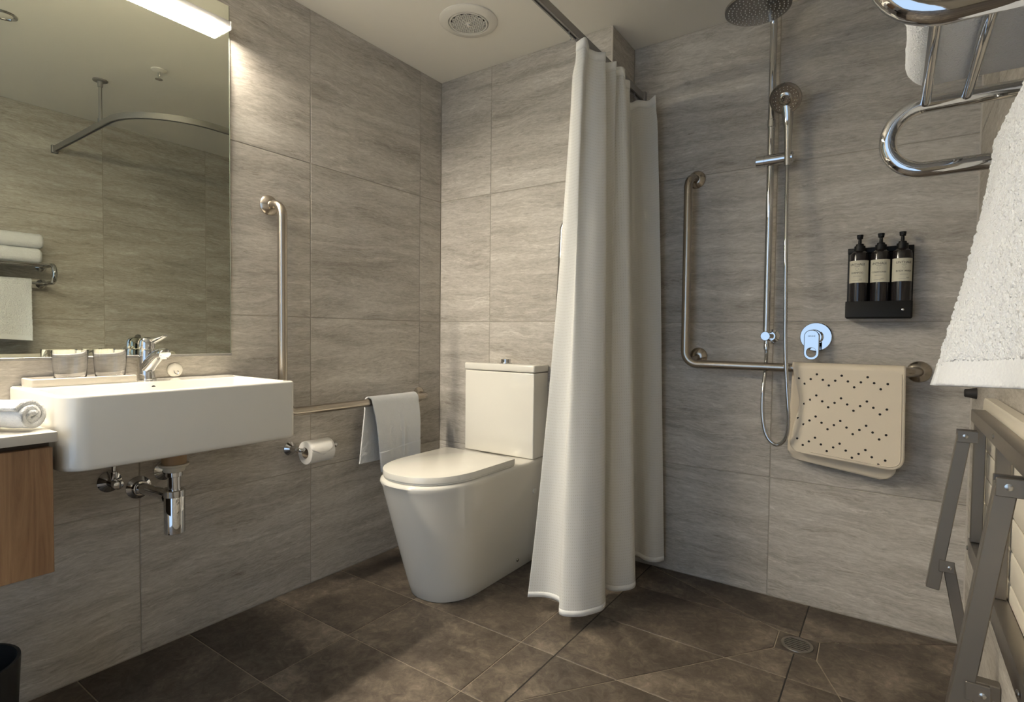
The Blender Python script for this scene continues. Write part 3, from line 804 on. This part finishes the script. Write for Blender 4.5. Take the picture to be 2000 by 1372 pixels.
sp = thing('fire_sprinkler', (1.056, -0.848, H), 'small white fire sprinkler on the ceiling, seen in the mirror', 'sprinkler')
bm = B(); lathe(bm, (1.056, -0.848, H), (0, 0, -1), [(0.0005, 0.032), (0.004, 0.031), (0.010, 0.018), (0.012, 0.010)], 28); mk('plate', bm, 'white', sp)
bm = B()
for s in (-1, 1): tube(bm, [(1.056 + s * 0.009, -0.848, H - 0.008), (1.056 + s * 0.010, -0.848, H - 0.028), (1.056, -0.848, H - 0.044)], 0.0025, 8)
lathe(bm, (1.056, -0.848, H - 0.044), (0, 0, -1), [(0, 0.016), (0.002, 0.016)], 16); mk('head', bm, 'chrome', sp)
dl = thing('ceiling_downlight', (1.07, -1.40, H), 'round chrome ceiling downlight, switched off, at the mirror edge', 'downlight')
bm = B(); lathe(bm, (1.07, -1.40, H), (0, 0, -1), [(0.0005, 0.045), (0.004, 0.044), (0.007, 0.036), (0.003, 0.031), (0.0008, 0.030)], 36, False, False); mk('trim_ring', bm, 'chrome', dl)
bm = B(); lathe(bm, (1.07, -1.40, H), (0, 0, -1), [(0.0006, 0.031), (0.003, 0.028), (0.006, 0.014)], 28); mk('lens', bm, 'white', dl)

# ------------------------------------------------------------------ curtain rail
cr = thing('shower_curtain_rail', (0.97, -0.2, 2.03), 'curved grey metal shower curtain rail hung below the ceiling', 'curtain rail')
XR, YRL, ZR = 0.972, -0.963, 2.030
path = fillet([(XR, YS - 0.002, ZR), (XR, YRL, ZR), (W - 0.002, YRL, ZR)], 0.34, 24)
bm = B(); sweep(bm, path, [(-0.009, -0.0145), (-0.004, -0.0145), (-0.004, -0.008), (0.004, -0.008), (0.004, -0.0145), (0.009, -0.0145), (0.009, 0.0145), (-0.009, 0.0145)], (0, 0, 1)); mk('track', bm, 'alu', cr)
mk('wall_bracket', box(B(), XR - 0.016, XR + 0.016, YS - 0.02, YS - 0.0008, ZR - 0.022, ZR + 0.022, 0.003), 'alu', cr)
mk('wall_bracket', box(B(), W - 0.02, W - 0.0008, YRL - 0.016, YRL + 0.016, ZR - 0.022, ZR + 0.022, 0.003), 'alu', cr)
po = mk('ceiling_post', lathe(B(), (1.425, YRL, ZR + 0.01), (0, 0, 1), [(0, 0.012), (0.018, 0.012), (0.019, 0.0075), (H - ZR - 0.045, 0.0075), (H - ZR - 0.044, 0.011), (H - ZR - 0.011, 0.012)], 20), 'alu', cr)
mk('ceiling_flange', lathe(B(), (1.425, YRL, H - 0.008), (0, 0, 1), [(0, 0.028), (0.0015, 0.031), (0.0075, 0.031)], 28), 'alu', po)

# ------------------------------------------------------------------ shower curtain
sw = thing('shower_curtain', (1.0, -0.15, 0.05), 'cream white dotted shower curtain drawn open in folds on its rail', 'curtain')
TOPP = [(0.990, -0.412), (1.004, -0.432), (1.030, -0.425), (1.022, -0.385), (1.006, -0.360), (1.030, -0.335), (1.042, -0.300), (0.985, -0.290), (0.950, -0.262), (1.030, -0.250), (1.046, -0.222), (0.960, -0.205), (1.045, -0.180), (1.040, -0.145), (0.960, -0.130), (1.030, -0.095), (1.020, -0.040), (0.960, -0.005), (0.975, 0.060), (0.962, 0.105), (0.990, 0.125), (1.030, 0.130), (1.066, 0.118)]
BOTP = [(0.828, -0.425), (0.885, -0.385), (0.945, -0.395), (0.985, -0.462), (1.040, -0.440), (1.078, -0.385), (1.088, -0.335), (1.060, -0.270), (1.000, -0.225), (0.985, -0.165), (1.040, -0.200), (1.085, -0.180), (1.112, -0.125), (1.080, -0.060), (1.000, -0.040), (0.965, 0.000), (1.000, 0.040), (0.968, 0.085), (0.972, 0.140), (1.000, 0.160), (1.055, 0.135), (1.095, 0.145), (1.116, 0.182)]
ZT, ZBm = 1.984, 0.052
def curt(u, v):
    # v 0 = top, 1 = hem
    a, b = crom(TOPP, u), crom(BOTP, u)
    t = v ** lerp(1.35, 0.85, sstep(0.0, 0.16, u)) + 0.07 * sstep(0.025, 0.06, v) * (1 - v) ** 2
    x, y = lerp(a[0], b[0], t), lerp(a[1], b[1], t)
    k = sstep(0.02, 0.25, v)
    wob = 0.006 * k * (1 - 0.4 * v)
    x += wob * noise.noise(Vector((u * 14, v * 3.0, 1.3))); y += wob * noise.noise(Vector((u * 14, v * 3.0, 7.7)))
    z = lerp(ZT, ZBm, v) - 0.010 * (1 - v) * (0.5 - 0.5 * math.cos(u * 2 * PI * 11))
    return (max(x, 0.8) if y < -.01 else max(x, XO + 0.014), min(y, YS - 0.02), z)
bm = B(); grid(bm, 240, 90, curt, lambda u, v: (u * 1.9, v * 1.95))
o = mk('cloth', bm, 'curtain', sw, ang=80); solidify(o, 0.0012)
bm = B()
def hemf(u, v):
    p = curt(u, lerp(0.9895, 1.0, v)); return p
grid(bm, 240, 2, hemf); o = mk('bottom_hem', bm, 'hem', sw, ang=80); solidify(o, 0.0020)
bm = B()
def tophem(u, v): return curt(u, lerp(0.0, 0.016, v))
grid(bm, 240, 2, tophem); o = mk('top_hem', bm, 'hem', sw, ang=80); solidify(o, 0.0028)
for k in range(9):
    u = (k + 0.35) / 9.0
    y = crom(TOPP, u)[1]
    bm = B(); box(bm, XR - 0.003, XR + 0.003, y - 0.004, y + 0.004, ZR - 0.016, ZR - 0.009, 0.001, 1)
    tube(bm, fillet([(XR, y, ZR - 0.016), (XR, y, ZR - 0.026), (XR + 0.008, y, ZR - 0.036), (XR + 0.003, y, ZR - 0.042)], 0.004, 4), 0.0016, 8)
    mk('glider_hook', bm, 'alu', sw)

# ------------------------------------------------------------------ shower set
ss = thing('rain_shower_set', (1.498, YS, 1.0), 'chrome shower rail with round overhead rose and hand shower', 'shower')
XRz, yr_ = 1.4985, YS - 0.058
hc = Vector((1.507, -0.155, 2.052))
bm = B(); tube(bm, fillet([(XRz, yr_, 1.005), (XRz, yr_, 2.215), (1.507, -0.155, 2.215), (1.507, -0.155, 2.075)], [0.075, 0.04], 10), 0.0128, 20); ri = mk('riser_pipe', bm, 'chrome', ss, ang=60)
bm = B(); lathe(bm, (XRz, yr_, 1.78), (0, 0, 1), [(0, 0.0130), (0.002, 0.0148), (0.028, 0.0148), (0.030, 0.0130)], 20); mk('joint_sleeve', bm, 'chrome', ri)
bm = B(); lathe(bm, hc, (0, 0, 1), [(0.0, 0.094), (0.0015, 0.099), (0.008, 0.100), (0.012, 0.094), (0.020, 0.030), (0.032, 0.016), (0.04, 0.012)], 56); hd = mk('overhead_rose', bm, 'shead', ss)
bm = B()
for ri_, n in ((0.012, 6), (0.025, 12), (0.038, 18), (0.051, 24), (0.064, 30), (0.077, 36), (0.088, 40)):
    for k in range(n):
        a = 2 * PI * k / n + ri_ * 20
        lathe(bm, (hc.x + ri_ * math.cos(a), hc.y + ri_ * math.sin(a), hc.z), (0, 0, -1), [(-0.0005, 0.0019), (0.0018, 0.0015)], 6)
nz_ = mk('nozzles', bm, 'nozzle', hd); nz_['kind'] = 'stuff'
# top wall support, hidden behind the rose
bm = B(); lathe(bm, (XRz, YS, 1.92), (0, -1, 0), [(0.0005, 0.018), (0.006, 0.018), (0.010, 0.010), (0.058, 0.009)], 20); mk('wall_support', bm, 'chrome', ss)
# outlet block at the bottom of the riser
bm = B(); lathe(bm, (1.510, YS, 1.006), (0, -1, 0), [(0.0005, 0.026), (0.005, 0.026), (0.009, 0.017), (0.040, 0.0165)], 28); ob = mk('outlet_mount', bm, 'chrome', ss)
bm = B(); lathe(bm, (XRz, YS - 0.036, 1.006), (0, -1, 0), [(0, 0.0175), (0.040, 0.0175), (0.0425, 0.0155)], 28); mk('diverter_knob', bm, 'chrome', ss)
bm = B(); lathe(bm, (XRz + .002, yr_, 0.990), (0, 0, -1), [(0, 0.0095), (0.018, 0.0095), (0.020, 0.0105), (0.034, 0.0105), (0.036, 0.007)], 20); mk('hose_nut', bm, 'chrome', ss)
# slider holder
bm = B(); lathe(bm, (1.450, yr_ - 0.008, 1.658), (1, 0, 0), [(0, 0.0190), (0.002, 0.0212), (0.030, 0.0212), (0.0305, 0.0200), (0.0315, 0.0200), (0.032, 0.0212), (0.124, 0.0212), (0.126, 0.0190)], 24); mk('slider_holder', bm, 'chrome', ss)
# hand shower
hs_ = thing('hand_shower', (1.556, 0.14, 1.65), 'round chrome hand shower resting in the slider of the shower rail', 'hand shower')
hcn = Vector((1.552, 0.108, 1.853)); nd = Vector((-0.10, -0.80, -0.55)).normalized()
bm = B(); lathe(bm, hcn - nd * 0.026, nd, [(0, 0.018), (0.006, 0.038), (0.014, 0.050), (0.022, 0.0545), (0.027, 0.053), (0.0275, 0.046), (0.0265, 0.045), (0.0265, 0.024), (0.028, 0.022), (0.030, 0.012)], 40); hh = mk('head', bm, 'shead', hs_)
bm = B(); u_, v_ = frame_for(nd)
for r_, n in ((0.008, 6), (0.016, 10), (0.032, 16), (0.040, 20)):
    for k in range(n):
        a = 2 * PI * k / n
        lathe(bm, hcn + (u_ * math.cos(a) + v_ * math.sin(a)) * r_ + nd * 0.001, nd, [(-0.001, 0.0016), (0.003 if r_ < .02 else 0.0015, 0.0012)], 6)
q = mk('nozzles', bm, 'nozzle', hh); q['kind'] = 'stuff'
bm = B()
hp = [Vector((1.553, 0.135, 1.846)), Vector((1.556, 0.142, 1.81)), Vector((1.558, 0.144, 1.76)), Vector((1.559, 0.144, 1.70)), Vector((1.559, 0.143, 1.64)), Vector((1.559, 0.143, 1.625))]
lo = []
for i, pnt in enumerate(hp):
    r = (0.0220, 0.0195, 0.0155, 0.0125, 0.0115, 0.0110)[i]
    lo.append([pnt + Vector((r * math.cos(2 * PI * k / 18), r * 0.85 * math.sin(2 * PI * k / 18), 0)) for k in range(18)])
loft(bm, lo); mk('handle', bm, 'chrome', hs_)
# hose
hz = thing('shower_hose', (1.55, 0.12, 0.62), 'chrome metal shower hose looping down below the grab rail', 'hose')
HP = [(1.559, 0.143, 1.626), (1.562, 0.128, 1.50), (1.567, 0.108, 1.30), (1.572, 0.098, 1.10), (1.576, 0.094, 0.95), (1.586, 0.092, 0.80), (1.592, 0.096, 0.70), (1.582, 0.104, 0.637), (1.551, 0.112, 0.610), (1.518, 0.118, 0.637), (1.501, 0.126, 0.70), (1.496, 0.140, 0.79), (1.499, 0.168, 0.885), (1.5005, 0.168, 0.930), (1.5005, 0.166, 0.956)]
bm = B()
N = 420; Pn = [Vector(crom(HP, i / N)) for i in range(N + 1)]
loops = []; u = None
for i, q in enumerate(Pn):
    T = (Pn[min(i + 1, N)] - Pn[max(i - 1, 0)]).normalized()
    if u is None: u, _ = frame_for(T)
    u = (u - T * u.dot(T)).normalized(); b = T.cross(u); r = 0.0074 if i % 2 else 0.0066
    loops.append([q + u * r * math.cos(2 * PI * k / 10) + b * r * math.sin(2 * PI * k / 10) for k in range(10)])
loft(bm, loops); mk('spiral_hose', bm, 'chrome', hz, ang=60)

# shower mixer
mxr = thing('shower_mixer', (1.658, YS, 1.005), 'round chrome shower mixer with looped lever on the shower wall', 'mixer')
bm = B(); lathe(bm, (1.658, YS, 1.005), (0, -1, 0), [(0.0005, 0.053), (0.007, 0.053), (0.0095, 0.0505), (0.0096, 0.024)], 48); mk('plate', bm, 'chrome', mxr)
bm = B(); lathe(bm, (1.656, YS - 0.010, 1.005), (0, -1, 0), [(0, 0.0275), (0.036, 0.0265), (0.039, 0.024)], 36); mk('cartridge_cap', bm, 'chrome', mxr)
bm = B()
def st(x0, x1, z0, z1, r, y, n=8): return [(x, y, z) for x, z in rrect(x0, x1, z0, z1, r, n)]
mx0 = 1.650
yo, yi = YS - 0.060, YS - 0.047
oo = lambda y, i: st(mx0 - 0.0245 + i, mx0 + 0.0245 - i, 0.922 + i, 1.030 - i, 0.0235 - i, y)
ii = lambda y, i: st(mx0 - 0.0155 - i, mx0 + 0.0155 + i, 0.932 - i, 0.966 + i, 0.0150 + i, y)
loft(bm, [oo(yi, 0.0), oo(yo + 0.002, 0.0), oo(yo, 0.002), ii(yo, 0.001), ii(yo + 0.002, 0), ii(yi, 0), oo(yi, 0)], False, False)
lv = mk('lever', bm, 'chrome', mxr)
text_part('maker_mark', 'GROHE', 0.0072, 'ink', lv, (mx0, yo - 0.0004, 1.0075), (1, 0, 0), (0, 0, 1))

# ------------------------------------------------------------------ bottle holder and pump bottles
ra = thing('bottle_holder', (1.848, YS, 1.07), 'black wall-mounted holder carrying three pump bottles in the shower', 'holder')
mk('back_plate', box(B(), 1.752, 1.943, YS - 0.004, YS - 0.0006, 1.072, 1.316, 0.0012, 2), 'black', ra)
bm = B()
def hl(z, i): return [(x, y, z) for x, y in rrect(1.7525 + i, 1.9425 - i, YS - 0.080 + i, YS - 0.0045, (.006, .001, .001, .006), 4)]
loft(bm, [hl(1.070, 0.003), hl(1.074, 0), hl(1.1265, 0), hl(1.128, 0.001), hl(1.1265, 0.003), hl(1.080, 0.003)]); mk('tub', bm, 'black', ra)
mk('top_clip', box(B(), 1.752, 1.943, YS - 0.016, YS - 0.004, 1.300, 1.318, 0.002, 2), 'black', ra)
bm = B(); lathe(bm, (1.916, YS - 0.080, 1.098), (0, -1, 0), [(0, 0.004), (0.0012, 0.004), (0.002, 0.0025)], 14); mk('screw', bm, 'bolt', ra)
def pump_bottle(x, label, product, tw):
    c = (x, YS - 0.047)
    t = thing('pump_bottle', (x, c[1], 1.0805), label, 'bottle', 'pump bottles in the shower holder')
    R_ = 0.0282
    bm = B(); lathe(bm, (x, c[1], 1.0805), (0, 0, 1), [(0, 0.026), (0.003, R_), (0.205, R_), (0.214, 0.026), (0.219, 0.019), (0.222, 0.0155), (0.230, 0.0155)], 40); mk('body', bm, 'bottle', t)
    pu = mk('pump', lathe(B(), (x, c[1], 1.3025), (0, 0, 1), [(0, 0.0165), (0.017, 0.0165), (0.018, 0.012), (0.024, 0.0115), (0.026, 0.0055), (0.041, 0.005), (0.042, 0.0085), (0.054, 0.010), (0.056, 0.0095)], 24), 'black', t)
    bm = B(); tube(bm, [(x, c[1], 1.3525), (x - 0.002, c[1] - 0.022, 1.3500)], 0.0045, 12); mk('nozzle', bm, 'black', pu)
    bm = B()
    def lab(u, v):
        a = lerp(-1.45, 1.45, u) + tw; r = R_ + 0.0004
        return (x + r * math.sin(a), c[1] - r * math.cos(a), lerp(1.192, 1.268, v))
    grid(bm, 30, 2, lab); lb = mk('label', bm, 'label', t, ang=80)
    ca, sa = math.cos(tw), math.sin(tw)
    xd, wr_ = (ca, sa, 0), (x, c[1], R_ + 0.0007)
    def line(nm, s, z, sz, m, sq=1.0): text_part(nm, s, sz, m, lb, (x, c[1], z), xd, (0, 0, 1), 0.00012, 'CENTER', wr_, sq)
    line('brand_lettering', 'UNTHALE', 1.2540, 0.0108, 'ink')
    line('product_lettering', product, 1.2255, 0.0080 if len(product) < 10 else 0.0068, 'ink', 1.0)
    def bar(nm, z, hw_, hh_, m, off=0.0):
        bm = B()
        def f(u, v):
            a = (lerp(-hw_, hw_, u) + off) / R_ + tw; r = R_ + 0.0006
            return (x + r * math.sin(a), c[1] - r * math.cos(a), z + lerp(-hh_, hh_, v))
        grid(bm, 10, 1, f); mk(nm, bm, m, lb, ang=80)
    bar('small_print', 1.2475, 0.0075, 0.0009, 'inkgrey'); bar('small_print', 1.2145, 0.0115, 0.0007, 'inkgrey')
    bar('small_print', 1.2035, 0.0045, 0.0010, 'inkgrey', 0.011); bar('small_print', 1.2000, 0.0150, 0.0005, 'inkgrey')
    bm = B()
    def em(u, v):
        aa = u * 2 * PI; r0 = lerp(0.0040, 0.0048, v); a = r0 * math.cos(aa) / R_ + tw; r = R_ + 0.0006
        return (x + r * math.sin(a), c[1] - r * math.cos(a), 1.2385 + r0 * math.sin(aa))
    grid(bm, 20, 1, em); mk('emblem', bm, 'inkgrey', lb, ang=80)
pump_bottle(1.789, 'dark pump bottle labelled shampoo at the left of the black holder', 'SHAMPOO', -0.18)
pump_bottle(1.850, 'dark pump bottle labelled conditioner in the middle of the black holder', 'CONDITIONER', -0.15)
pump_bottle(1.910, 'dark pump bottle labelled body wash at the right of the black holder', 'BODY WASH', 0.22)

# ------------------------------------------------------------------ rubber bath mat over the shower rail
bmr = thing('bath_mat', (1.77, yc, 0.54), 'beige perforated rubber bath mat draped over the shower grab rail', 'bath mat')
def matf(u, v, off=0.0):
    # v: 0 back bottom .. 1 front bottom
    zr = 0.891; rr = 0.0195
    xr = 1.930
    if v < 0.46:
        t = v / 0.46; zb = lerp(0.552, 0.520, u); z = lerp(zb, zr, t); y = yc + rr + 0.006 * (1 - t)
        xl = 1.590 - 0.012 * (1 - t); xr2 = xr - 0.020 * (1 - t)
        d = (z - zb)
    elif v < 0.52:
        a = (v - 0.46) / 0.06 * PI; y = yc + rr * math.cos(a); z = zr + rr * math.sin(a); xl = 1.594; xr2 = xr; d = 1
    else:
        t = (v - 0.52) / 0.48; zb = lerp(0.588, 0.566, u); z = lerp(zr, zb, t); y = yc - rr - 0.006 * t
        xl = 1.594 + 0.024 * math.exp(-((t - 0.40) / 0.28) ** 2) - 0.004 * sstep(0.7, 1, t); xr2 = xr + 0.004 * t
        # the left edge curls back towards the wall where the hose crosses
        y += 0.012 * math.exp(-((u) / 0.10) ** 2) * math.exp(-((t - 0.45) / 0.35) ** 2)
        d = (z - zb)
    R_ = 0.042
    if d < R_:
        k = R_ - math.sqrt(max(R_ * R_ - (R_ - d) ** 2, 0)); xl += k; xr2 -= k
    return Vector((lerp(xl, xr2, u), y - off, z))
bm = B(); grid(bm, 44, 130, lambda u, v: matf(u, 1 - (1 - v)))
o = mk('sheet', bm, 'rubber', bmr, ang=60); solidify(o, 0.0045)
# raised border on the front face
bm = B()
pth = [matf(0.985, 0.53 + 0.42 * k / 20, 0.0026) for k in range(21)]
pth = [Vector((p.x - 0.006, p.y, p.z)) for p in pth]
last = pth[-1]
cnr = [Vector((last.x - 0.034 * (1 - math.cos(a * PI / 16)), last.y, last.z - 0.024 * math.sin(a * PI / 16))) for a in range(1, 9)]
bot = [Vector((lerp(cnr[-1].x, 1.66, k / 12), cnr[-1].y, lerp(cnr[-1].z, cnr[-1].z + 0.020, k / 12))) for k in range(1, 13)]
sweep(bm, pth + cnr + bot, [(0.0022 * math.cos(2 * PI * k / 8), 0.0016 * math.sin(2 * PI * k / 8)) for k in range(8)], None)
mk('raised_border', bm, 'rubber', bmr)
bm = B()
for row in range(4):
    for c in range(15):
        zz = 0.8545 - 0.0745 * row - (0, 0.0185, 0, -0.0185)[c % 4] - c * 0.0006 * (row + 0.3)
        t = (0.891 - zz) / (0.891 - 0.577); v = 0.52 + 0.48 * t
        xx = 1.617 + c * 0.0189
        xl = matf(0, v).x; xr2 = matf(1, v).x; uu = (xx - xl) / (xr2 - xl)
        if uu < 0.02: continue
        p = matf(uu, v, 0.00225)
        lathe(bm, p, (0, -1, 0), [(-0.001, 0.0040), (0.0004, 0.0040)], 10)
q = mk('drain_holes', bm, 'hole', bmr); q['kind'] = 'stuff'

# ------------------------------------------------------------------ towel rack
tk = thing('towel_rack', (2.0, -1.26, 1.25), 'chrome tubular towel shelf on the right wall', 'towel rack')
YF_, YN_, ZU, ZL, XT = -1.030, -1.517, 1.352, 1.256, 1.868
for yy in (YF_, YN_):
    bm = B(); tube(bm, fillet([(W - 0.004, yy, ZU), (XT + 0.0115, yy, ZU), (XT + 0.0115, yy, ZL), (W - 0.004, yy, ZL)], 0.0475, 12), 0.0115, 20)
    q = mk('end_loop', bm, 'chrome', tk, ang=60)
    for zz in (ZU, ZL):
        bm = B(); lathe(bm, (W, yy, zz), (-1, 0, 0), [(0.0005, 0.026), (0.004, 0.026), (0.010, 0.020), (0.016, 0.013)], 28); mk('wall_flange', bm, 'chrome', q)
for xx in (1.9245, 1.972, 2.058):
    bm = B(); tube(bm, [(xx, YN_, ZU), (xx, YF_, ZU)], 0.0065, 14); mk('shelf_bar', bm, 'chrome', tk, ang=60)
bm = B(); tube(bm, [(2.021, YN_, ZL), (2.021, YF_, ZL)], 0.0075, 14); mk('hanging_bar', bm, 'chrome', tk, ang=60)

def folded(z0, z1, x0, x1, y0, y1, label, seed):
    t = thing('folded_towel', (0.5 * (x0 + x1), 0.5 * (y0 + y1), z0), label, 'towel', 'folded bath towels on the towel rack')
    layers = 1; hgt = (z1 - z0) / layers
    for L in range(layers):
        a0, a1 = z0 + hgt * L, z0 + hgt * (L + 1)
        bm = B(); loops = []
        ny, ns = 60, 44
        for j in range(ny + 1):
            v = j / ny; y = lerp(y0, y1, v)
            e = min(v, 1 - v) * (y1 - y0); sh = 0.018 * (1 - math.sqrt(max(0, 1 - (1 - min(e / 0.022, 1)) ** 2)))
            rr_ = rrect(x0 + sh * .5, x1 - 0.0005, a0 + sh * (0.3 if L == 0 else 0.5), a1 - sh * .6, (0.006, 0.006, hgt * 0.40 - sh * .3, hgt * 0.40 - sh * .3), ns // 4)
            lp = []
            for x, z in rr_:
                n = noise.noise(Vector((x * 40 + seed, y * 40, z * 40))) * 0.0022 + noise.noise(Vector((x * 230, y * 230 + seed, z * 230))) * 0.0010
                dx = -1 if x < x0 + hgt * .3 else 0
                sag = 0.0
                lp.append((min(x + dx * n, W - 0.001), y, max(z + (n if z > a0 + .003 else 0), a0) - sag))
            loops.append(lp)
        loft(bm, loops); mk('fold', bm, 'towel', t, ang=80)
folded(ZU + 0.0068, ZU + 0.082, 1.899, 2.100, -1.475, -1.075, 'folded white bath towel lying directly on the chrome towel shelf', 1.0)
folded(ZU + 0.083, ZU + 0.160, 1.893, 2.098, -1.470, -1.070, 'folded white bath towel on top of the towel stack on the shelf', 9.0)

# hanging bath towel
bt_ = thing('bath_towel', (1.99, -1.28, 0.94), 'white terry bath towel hanging from the chrome rack at the right edge', 'towel')
ZB_ = ZL
def hang(u, v):
    # u: 0 far edge (y=-1.10) .. 1 near edge; v 0 back hem .. 1 front hem
    y = lerp(-1.098, -1.462, u)
    if v < 0.40:
        t = v / 0.40; z = lerp(1.00, ZB_, t); x = 2.043 + 0.010 * (1 - t) + 0.004 * math.sin(u * 6)
    elif v < 0.47:
        a = (v - 0.40) / 0.07 * PI; x = 2.021 + 0.021 * math.cos(a) ; z = ZB_ + 0.017 * math.sin(a) + 0.0015
    else:
        t = (v - 0.47) / 0.53; z = lerp(ZB_, lerp(0.939, 0.964, u), t)
        xb = lerp(1.932, 1.980, u) + 0.014 * math.sin(u * 8.0 + 0.2)
        x = lerp(2.000, xb, t ** 1.25) + 0.009 * math.sin(u * 10 + 1) * t * (1.2 - .4 * t)
        y += -0.012 * t * (1 - u)
    return x, y, z
def terry(p, amp):
    n = noise.noise(Vector((p[0] * 210, p[1] * 210, p[2] * 210))) + 0.6 * noise.noise(Vector((p[0] * 480, p[1] * 480, p[2] * 480)))
    return n * amp
bm = B()
def hang_d(u, v):
    x, y, z = hang(u, lerp(0, 0.955, v)); n = terry((x, y, z), 0.0023)
    s = -1 if v > 0.45 else 1
    return (x + s * n, y + n * 0.6, z + n * 0.5)
grid(bm, 200, 340, hang_d); o = mk('terry_cloth', bm, 'towel', bt_, ang=120); solidify(o, 0.007)
bm = B()
def hang_b(u, v): return hang(u, lerp(0.953, 1.0, v))
grid(bm, 60, 10, hang_b); o = mk('woven_border', bm, 'towelband', bt_, ang=120); solidify(o, 0.0065)

# ------------------------------------------------------------------ folded shower seat
se = thing('folding_shower_seat', (2.06, -0.78, 0.44), 'fold-up shower seat with satin steel frame and cream slats on the right wall', 'shower seat')
zs, nsl = 0.452, 7
zz = [zs + (0.866 - zs) * k / nsl for k in range(nsl + 1)]
for k in range(nsl):
    bm = B()
    r0 = 0.003; rt_ = 0.022 if k == nsl - 1 else 0.003; rb_ = 0.022 if k == 0 else 0.003
    lo = []
    for x, i in ((2.0755, 0.002), (2.0770, 0), (2.0960, 0), (2.0975, 0.002)):
        lo.append([(x, y, z) for y, z in rrect(-1.26 + i, -0.345 - i, zz[k] + 0.0015 + i, zz[k + 1] - 0.0015 - i, (rb_, rt_, rt_, rb_), 5)])
    loft(bm, lo); mk('slat', bm, 'seat', se)
mk('top_bar', box(B(), 2.048, 2.0745, -1.24, -0.405, 0.812, 0.840, 0.002, 2), 'seatsteel', se)
mk('bottom_bar', box(B(), 2.050, 2.0745, -1.24, -0.415, 0.500, 0.540, 0.002, 2), 'seatsteel', se)
for yy in (-0.445, -0.770, -1.08):
    mk('upright', box(B(), 2.050, 2.072, yy - 0.006, yy + 0.006, 0.540, 0.812, 0.0015, 1), 'seatsteel', se)
def bar_xz(bm, p, q, y0, y1, hw, ext=0.0):
    p = Vector((p[0], 0, p[1])); q = Vector((q[0], 0, q[1])); d = (q - p).normalized(); nn = Vector((-d.z, 0, d.x)) * hw
    p = p - d * ext; q = q + d * ext
    vs0 = [bm.verts.new(Vector((w.x, y0, w.z))) for w in (p + nn, p - nn, q - nn, q + nn)]
    vs1 = [bm.verts.new(Vector((w.x, y1, w.z))) for w in (p + nn, p - nn, q - nn, q + nn)]
    fs = [bm.faces.new(vs0), bm.faces.new(vs1)]
    for i in range(4): fs.append(bm.faces.new((vs0[i], vs0[(i + 1) % 4], vs1[(i + 1) % 4], vs1[i])))
    bmesh.ops.recalc_face_normals(bm, faces=fs)
    bmesh.ops.bevel(bm, geom=list({e for f in fs for e in f.edges}), offset=0.0015, segments=1, affect='EDGES')
for yy in (-0.50, -1.05):
    dz = 0.0 if yy > -0.8 else 0.012
    bm = B(); bar_xz(bm, (2.029, 0.792 + dz), (1.982, 0.436 + dz), yy - 0.011, yy + 0.011, 0.0125); lg = mk('leg', bm, 'seatsteel', se)
    for ya in (yy - 0.015, yy + 0.0115): mk('hinge_bracket', box(B(), 2.016, 2.052, ya, ya + 0.0035, 0.776 + dz, 0.802 + dz, 0.001, 1), 'seatsteel', se)
    bm = B(); lathe(bm, (2.030, yy - 0.0148, 0.790 + dz), (0, -1, 0), [(0, 0.0050), (0.0012, 0.0050), (0.002, 0.003)], 14); mk('hinge_bolt', bm, 'bolt', se)
    bm = B(); bar_xz(bm, (2.010, 0.494 + dz), (2.058, 0.235), yy + 0.012, yy + 0.016, 0.0115); mk('strut', bm, 'seatsteel', se)
    bm = B(); box(bm, 1.992, 2.020, yy - 0.014, yy - 0.0112, 0.480 + dz, 0.506 + dz, 0.001, 1); mk('strut_bracket', bm, 'seatsteel', se)
    bm = B(); lathe(bm, (2.011, yy - 0.0140, 0.492 + dz), (0, -1, 0), [(0, 0.0042), (0.001, 0.0042), (0.002, 0.0025)], 14); mk('strut_bolt', bm, 'bolt', se)
    mk('wall_anchor', box(B(), 2.046, W - 0.0008, yy - 0.006, yy + 0.024, 0.215, 0.250, 0.002, 1), 'seatsteel', se)
for yy in (-0.62, -0.95):
    mk('seat_bracket', box(B(), 2.0978, W - 0.0008, yy - 0.03, yy + 0.03, 0.50, 0.58, 0.001, 1), 'seatsteel', se)
for yy, z_ in ((-0.430, 0.520), (-0.755, 0.828), (-1.06, 0.520)):
    bm = B(); lathe(bm, (2.0485, yy, z_), (-1, 0, 0), [(0, 0.0055), (0.0015, 0.0055), (0.003, 0.003)], 14); mk('frame_bolt', bm, 'bolt', se)
# black rubber stop on the right wall
stp = thing('rubber_stop', (W, 0.10, 0.838), 'small black rubber stop on the right wall under the hanging towel', 'door stop')
bm = B(); lathe(bm, (W, 0.10, 0.838), (-1, 0, 0), [(0.0005, 0.017), (0.006, 0.016), (0.022, 0.013), (0.028, 0.0125), (0.030, 0.010)], 24); mk('knob', bm, 'rubberblack', stp)
